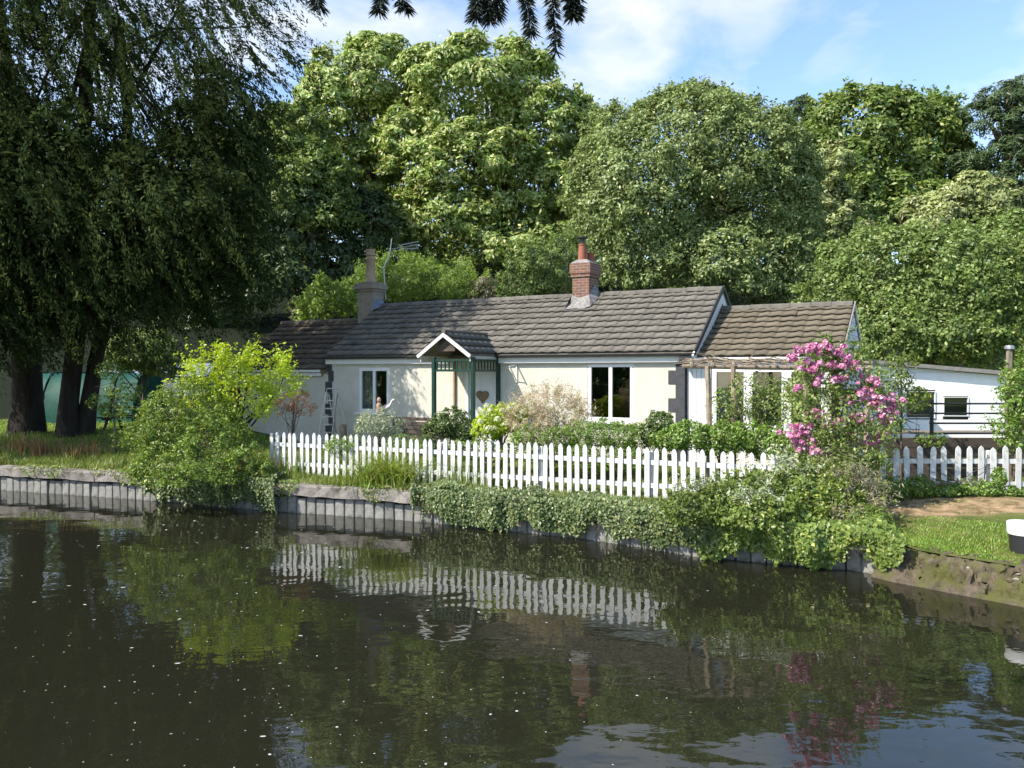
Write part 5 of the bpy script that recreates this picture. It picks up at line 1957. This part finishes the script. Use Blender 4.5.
curtain('ivy_curtain', 'long curtain of grey green ivy hanging over the bank below the picket fence', -2.0, 3.3, 17000, 'ivy', 101, gaps=[(1.2, 1.75, .40), (-2.1, -1.7, .4)])
curtain('ivy_curtain', 'dark ivy apron trailing into the water below the large bank shrub', -8.5, -5.0, 9000, 'ivy', 102, top=.75, bulge=.3, leaf=.062)
curtain('ivy_curtain', 'leafy bramble and ivy skirt on the bank under the pink rose', 3.0, 5.5, 8500, 'bramble', 103, bulge=.32, leaf=.068, gaps=[(4.85, 5.35, .45)])
def fringe(label, x0, x1, n, seed, mat):
    rng = np.random.default_rng(seed)
    x = rng.uniform(x0, x1, n)
    w = np.clip(np.sin(x * 2.7 + seed) + .6 * np.sin(x * 6.1) + .3, 0, 2)
    k = rng.random(n) < w * .8
    x, w = x[k], w[k]
    t = rng.random(len(x))
    y = bank(x) - .14 + .5 * np.clip(t - .35, 0, 1) - .02 * rng.random(len(x))
    z = np.where(t < .35, .62 - rng.random(len(x)) * .17 * w, .635 + rng.random(len(x)) * .05)
    P = np.stack([x, y, z], -1)
    base = np.array([(x0 + x1) / 2, float(bank((x0 + x1) / 2)), .62])
    r = thing('creeping_weeds', label, 'weeds', tuple(base), 0, 'weeds creeping over the bank coping')
    Nn = np.array([0, -.6, .7]) + rng.normal(0, .4, P.shape)
    link('foliage', leaf_mesh('foliage', P - base, Nn, .055 * rng.uniform(.6, 1.3, len(P)), .5, LM[mat], rng), r)['kind'] = 'stuff'


fringe('low weeds creeping over the coping at the far left of the bank', -13.5, -8.6, 2600, 171, 'grass')
fringe('low weeds creeping over the coping below the strap leaved clump', -5.0, -1.9, 2200, 172, 'grass')
tree('bramble_thicket', 'big tangled bramble mound burying the right end of the long picket fence', [
    (738, 496, 30, 16), (770, 492, 32, 20, -.2), (803, 497, 36, 28, -.3), (715, 508, 32, 18, -.5), (760, 520, 46, 28, -.7), (830, 505, 36, 34, -.3), (815, 535, 40, 24, -.7), (690, 512, 26, 16, -.6), (860, 520, 26, 22, -.5)],
    13.2, 15000, .068, .55, LM['bramble'], 104, 770, .03, shoots=(420, .32, .5, 16), cat='bramble', cl=(.10, .24), cname='foliage', low=-.9, back=.4, flat=1.1, jit=.8, shell=.35)
tree('feathery_weeds', 'buff and green feathery weeds between the rose and the dry path', [
    (838, 492, 22, 26), (858, 500, 18, 24, -.2), (850, 520, 24, 20, -.4)],
    12.9, 2600, .08, .2, LM['twig'], 107, 848, .015, cat='plant', cl=(.25, .42), cname='foliage', low=-.9, shoots=(170, .5, 1.4, 16))
tree('dead_nettles', 'tall greyish weeds leaning over the bramble mound beside the fence', [
    (700, 500, 16, 12), (790, 478, 22, 16), (760, 505, 22, 14, -.6)],
    13.05, 1200, .07, .4, LM['silver'], 108, 760, .015, cat='plant', cl=(.25, .42), cname='foliage', low=-.9, shoots=(110, .42, 1.2, 14))
tree('bank_fern', 'spiky fern like weeds spilling onto the grass at the wall corner', [
    (868, 530, 22, 22), (885, 545, 18, 20, -.3), (875, 560, 18, 14, -.5), (850, 545, 20, 22, -.2)],
    12.2, 6500, .075, .22, LM['bank'], 105, 868, .02, cat='plant', cl=(.22, .38), cname='foliage', low=-.9, back=.5)
tree('leafy_weeds', 'green weeds trailing over the coping at the start of the picket fence', [(262, 470, 14, 10), (245, 478, 14, 9), (275, 488, 10, 8)], 17.2, 2200, .06, .5, LM['bank'], 106, 260, .015, cat='plant', cl=(.25, .4), cname='foliage', low=-.9)


# ---------------- blades: reeds, tussocks, grass
def blade_mesh(name, base, h, w, lean, mat, rng, seg=3):
    n = len(base)
    az = rng.uniform(0, 2 * math.pi, n)
    dirv = np.stack([np.cos(az), np.sin(az), np.zeros(n)], -1)
    side = np.stack([-np.sin(az + rng.normal(0, .8, n)), np.cos(az), np.zeros(n)], -1)
    side = unit(side)
    V = []
    for i in range(seg + 1):
        f = i / seg
        c = base + np.array([0, 0, 1]) * (h * f * (1 - .35 * lean * f * f))[:, None] + dirv * (h * lean * f ** 2)[:, None]
        ww = (w * (1 - f) ** .7 * .5)[:, None] if i < seg else np.zeros((n, 1))
        if i < seg:
            V += [c - side * ww, c + side * ww]
        else:
            V.append(c)
    k = 2 * seg + 1
    V = np.stack(V, 1).reshape(-1, 3)
    i0 = np.arange(n) * k
    T = []
    for i in range(seg - 1):
        a = i0 + 2 * i
        T += [np.stack([a, a + 1, a + 3], -1), np.stack([a, a + 3, a + 2], -1)]
    a = i0 + 2 * (seg - 1)
    T.append(np.stack([a, a + 1, a + 2], -1))
    return np_mesh(name, V, np.concatenate(T), mat)


def tussock(name, label, x, y, Y, n, h, w, lean, spread, mat, seed, cat='grass clump', group=None):
    rng = np.random.default_rng(seed)
    p = px(x, y, Y)
    base = Vector((p.x, Y, float(gz(p.x, Y))))
    r = thing(name, label, cat, base, 0, group)
    b = np.stack([rng.normal(0, spread, n), rng.normal(0, spread * .6, n), np.full(n, -.02)], -1)
    link('blades', blade_mesh('blades', b, h * rng.uniform(.55, 1.1, n), w * rng.uniform(.7, 1.2, n), np.abs(rng.normal(lean, lean * .5, n)), LM[mat], rng, 4), r)['kind'] = 'stuff'
    return r


tussock('iris_clump', 'arching clump of strap leaves on the bank before the pickets', 390, 488, 16.75, 1000, .95, .024, .95, .36, 'reed', 111)
tussock('dry_tussock', 'rusty brown dried grass tussock left of the fence end', 252, 473, 17.7, 700, .62, .02, .6, .22, 'dry', 112)
tussock('day_lily', 'yellow green strap leaves hanging over the bank at the wall end', 825, 525, 12.7, 220, .5, .022, .8, .2, 'reed', 113)
tussock('willowherb', 'narrow leaved weeds standing against the middle pickets', 470, 490, 16.2, 260, .6, .022, .25, .35, 'grass', 114)
tussock('willowherb', 'thin upright weeds standing at the left end of the pickets', 290, 478, 17.9, 200, .55, .02, .25, .35, 'grass', 115)
for i, (x, y, Y) in enumerate(((45, 455, 21.5), (85, 452, 21.0), (22, 458, 22))):
    tussock('dock_plant', ('dried rusty dock stems on the bank at far left', 'dried rusty dock stems below the leaning trunks', 'small dried dock stems at the left photo edge')[i], x, y, Y, 140, .6, .03, .35, .25, 'dry', 120 + i, cat='weed', group='dried dock plants')


def grass(name, pts_fn, n, h, w, lean, mat, seed):
    rng = np.random.default_rng(seed)
    x, y = pts_fn(rng, n)
    P = np.stack([x, y, gz(x, y) - .01], -1)
    nz = .55 + .45 * np.sin(x * 1.9 + 1) * np.sin(y * 2.3)
    hh = h * rng.uniform(.5, 1.2, n) * (.5 + nz)
    o = link(name, blade_mesh(name, P, hh, w * rng.uniform(.7, 1.3, n), np.abs(rng.normal(lean, .2, n)), LM[mat], rng, 2))
    o['kind'] = 'stuff'
    return o


def left_bank(rng, n):
    x = rng.uniform(-16, -5.2, n)
    return x, bank(x) + .15 + rng.random(n) ** 1.5 * 4.5


def fence_strip(rng, n):
    x = rng.uniform(-5.5, 3.5, n)
    return x, bank(x) + .02 + rng.random(n) ** 1.2 * 1.15


def right_lawn(rng, n):
    x = rng.uniform(5.5, 12, n)
    r = .25 + rng.random(n) * 2.6
    y = bank(x) + r
    k = y < 12.6 + .3 * np.sin(x * 3)
    y = np.where(k, y, bank(x) + .25 + rng.random(n) * .8)
    return x, y


def lawn(rng, n):
    return rng.uniform(-20, -6, n), rng.uniform(23.5, 31, n)


def garden_floor(rng, n):
    x = rng.uniform(-6, 5, n)
    return x, 18.2 - .467 * (x + 5.46) + .3 + rng.random(n) * 4


def fence_right(rng, n):
    return rng.uniform(6.2, 11.5, n), 14.2 + rng.random(n) * .9


grass('bank_grass', left_bank, 20000, .20, .016, .5, 'grass', 131)
grass('fence_grass', fence_strip, 20000, .16, .013, .5, 'grass', 132)
grass('lockside_grass', right_lawn, 34000, .055, .011, .6, 'lawn', 133)
grass('lawn_grass', lawn, 13000, .10, .028, .5, 'lawn', 134)
grass('garden_grass', garden_floor, 12000, .12, .018, .5, 'grass', 135)
grass('path_edge_grass', fence_right, 5000, .12, .013, .5, 'grass', 136)


def path_tufts(rng, n):
    x = rng.uniform(5.0, 12, n)
    y = rng.uniform(12.3, 14.4, n)
    k = np.sin(x * 4.1 + 2 * np.sin(y * 3)) * np.sin(y * 5.3 + x) > .1
    return np.where(k, x, 5.0 + (x - 5) * .1), np.where(k, y, 12.6)


grass('path_tufts', path_tufts, 3500, .05, .012, .8, 'grass', 137)


# ---------------- foam flecks on the water
def flecks():
    rng = np.random.default_rng(141)
    V, T = [], []
    k = 0
    n = 400
    u = rng.random(n)
    Y = 6.0 + 10.5 * rng.random(n) ** 1.3
    xp = np.where(rng.random(n) < .8, rng.normal(230, 190, n), rng.uniform(0, 900, n))
    for i in range(n):
        x = (xp[i] - 512) / F * Y[i]
        if Y[i] > bank(x) - 1.0:
            continue
        r = rng.uniform(.003, .0075) * (Y[i] / 7) ** .7
        if rng.random() < .1:
            r *= 1.9
        m = 6
        st = rng.uniform(1, 2.2)
        an = rng.uniform(0, 3)
        for j in range(m):
            a = 2 * math.pi * j / m
            q0, q1 = math.cos(a) * r * st, math.sin(a) * r
            V.append((x + q0 * math.cos(an) - q1 * math.sin(an), Y[i] + q0 * math.sin(an) + q1 * math.cos(an), .004))
        T.append(tuple(k * m + j for j in range(m)))
        k += 1
    o = link('foam_flecks', np_mesh('foam_flecks', V, T, M['foam']))
    o['kind'] = 'stuff'


flecks()


# ---------------- spiky overhanging branch, near
def overhang():
    Y = 5.2
    base = px(560, -40, Y)
    r = thing('overhanging_branch', 'dark spiky leaved branch tips hanging into the sky at the top', 'branch', base)
    g = lambda x, y, d=0: px(x, y, Y + d) - base
    MB().tube([g(250, -30, .3), g(330, -26, .1), g(420, -32, 0), g(500, -30, 0), g(575, -36, -.2), g(700, -90, -1), g(900, -220, -2.5)], [.012, .018, .024, .03, .036, .05, .08], 7).build('bough', M['bark'], r, smooth=True)
    sprigs = [((322, -30), (318, 0), (323, 8)), ((384, -30), (382, 0), (379, 12)), ((398, -30), (402, 0), (408, 9)), ((478, -30), (486, 0), (490, 22)), ((505, -30), (500, 0), (496, 18)),
              ((525, -30), (527, 5), (532, 35)), ((550, -34), (553, 10), (556, 54)), ((566, -34), (570, 0), (573, 18)), ((575, -34), (577, 0), (574, 14)), ((488, -30), (478, 0), (476, 20))]
    rng = np.random.default_rng(151)
    for sp in sprigs:
        A, B, C_ = [np.array(g(*p)) for p in sp]
        n = 460 if sp[2][1] > 15 else 220
        t = rng.random(n)
        t = np.clip(t, 0, 1)[:, None]
        c = (1 - t) ** 2 * A + 2 * t * (1 - t) * (2 * B - (A + C_) / 2) + t * t * C_
        ax = unit(C_ - A + np.zeros((n, 3)))
        an = rng.uniform(0, 2 * math.pi, n)[:, None]
        e1 = np.array([1, 0, 0])
        e2 = np.array([0, 1, 0])
        out = e1 * np.cos(an) + e2 * np.sin(an)
        D = unit(out * 1.0 + ax * .7)
        L = rng.uniform(.06, .10, n)
        P = c + D * L[:, None] * .5
        s = link('sprig', leaf_mesh('sprig', P, np.cross(D, rng.normal(size=D.shape)), L, .13, LM['sprig'], rng, D=D), r)
        MB().tube([A, 2 * B - (A + C_) / 2, C_] if False else [tuple(A), tuple(B), tuple(C_)], [.007, .005, .002], 5).build('twig', M['bark'], s)


overhang()


# ---------------- the near bank: towpath and hedgerow trees that the window panes mirror
def near_bank():
    pts = [(-90, 38), (-40, 13), (-12, -1.5), (10, -4.5), (30, -16), (60, -50)]
    b = MB()
    for i in range(len(pts) - 1):
        (xa, ya), (xb, yb) = pts[i], pts[i + 1]
        b.add([(xa, ya, .7), (xb, yb, .7), (xb, yb - 70, .9), (xa, ya - 70, .9)], [(0, 1, 2, 3)])
        b.add([(xa, ya, .7), (xb, yb, .7), (xb, yb, -.5), (xa, ya, -.5)], [(0, 3, 2, 1)])
    o = b.build('towpath', M['ground'])
    o['kind'] = 'structure'
    rng = np.random.default_rng(161)
    pr = random.Random(4)
    lob = [(0, 0, 3.4, 3.2, 3.0, 2.6), (1.5, .5, 5.2, 2.4, 2.2, 2.0), (-1.6, -.3, 5.0, 2.3, 2.2, 2.0), (.2, 0, 6.6, 2.0, 2.0, 1.6), (0, 0, 1.5, 3.4, 2.6, 1.5)]
    P, Nn, cc = crown_points(lob, 14000, rng, back=1.0, low=-.9, shell=.4)
    me = leaf_mesh('crown', P, Nn, .3 * rng.uniform(.7, 1.2, len(P)), .5, LM['oak'], rng)
    tb = MB()
    limbs(tb, (0, 0, -.2), (0, 0, 5.5), .28, [Vector(l[:3]) for l in lob], pr)
    tm = tb.mesh('trunk', M['bark'], True)
    for (x, y, k, lab) in ((-22, -.5, 1.0, 'hedgerow tree on the near bank nearest the camera'), (-30, 4.0, 1.1, 'middle hedgerow tree on the near bank'), (-38.5, 8.5, 1.0, 'hedgerow tree on the near bank second from the far end'), (-47, 13, 1.15, 'hedgerow tree on the near bank at the far end')):
        r = thing('hedgerow_tree', lab, 'tree', (x, y, .75), pr.uniform(0, 6), 'hedgerow trees on the near bank')
        for n_, m_ in (('crown', me), ('trunk', tm)):
            c = link(n_, m_, r)
            c.scale = (k, k, k)


near_bank()
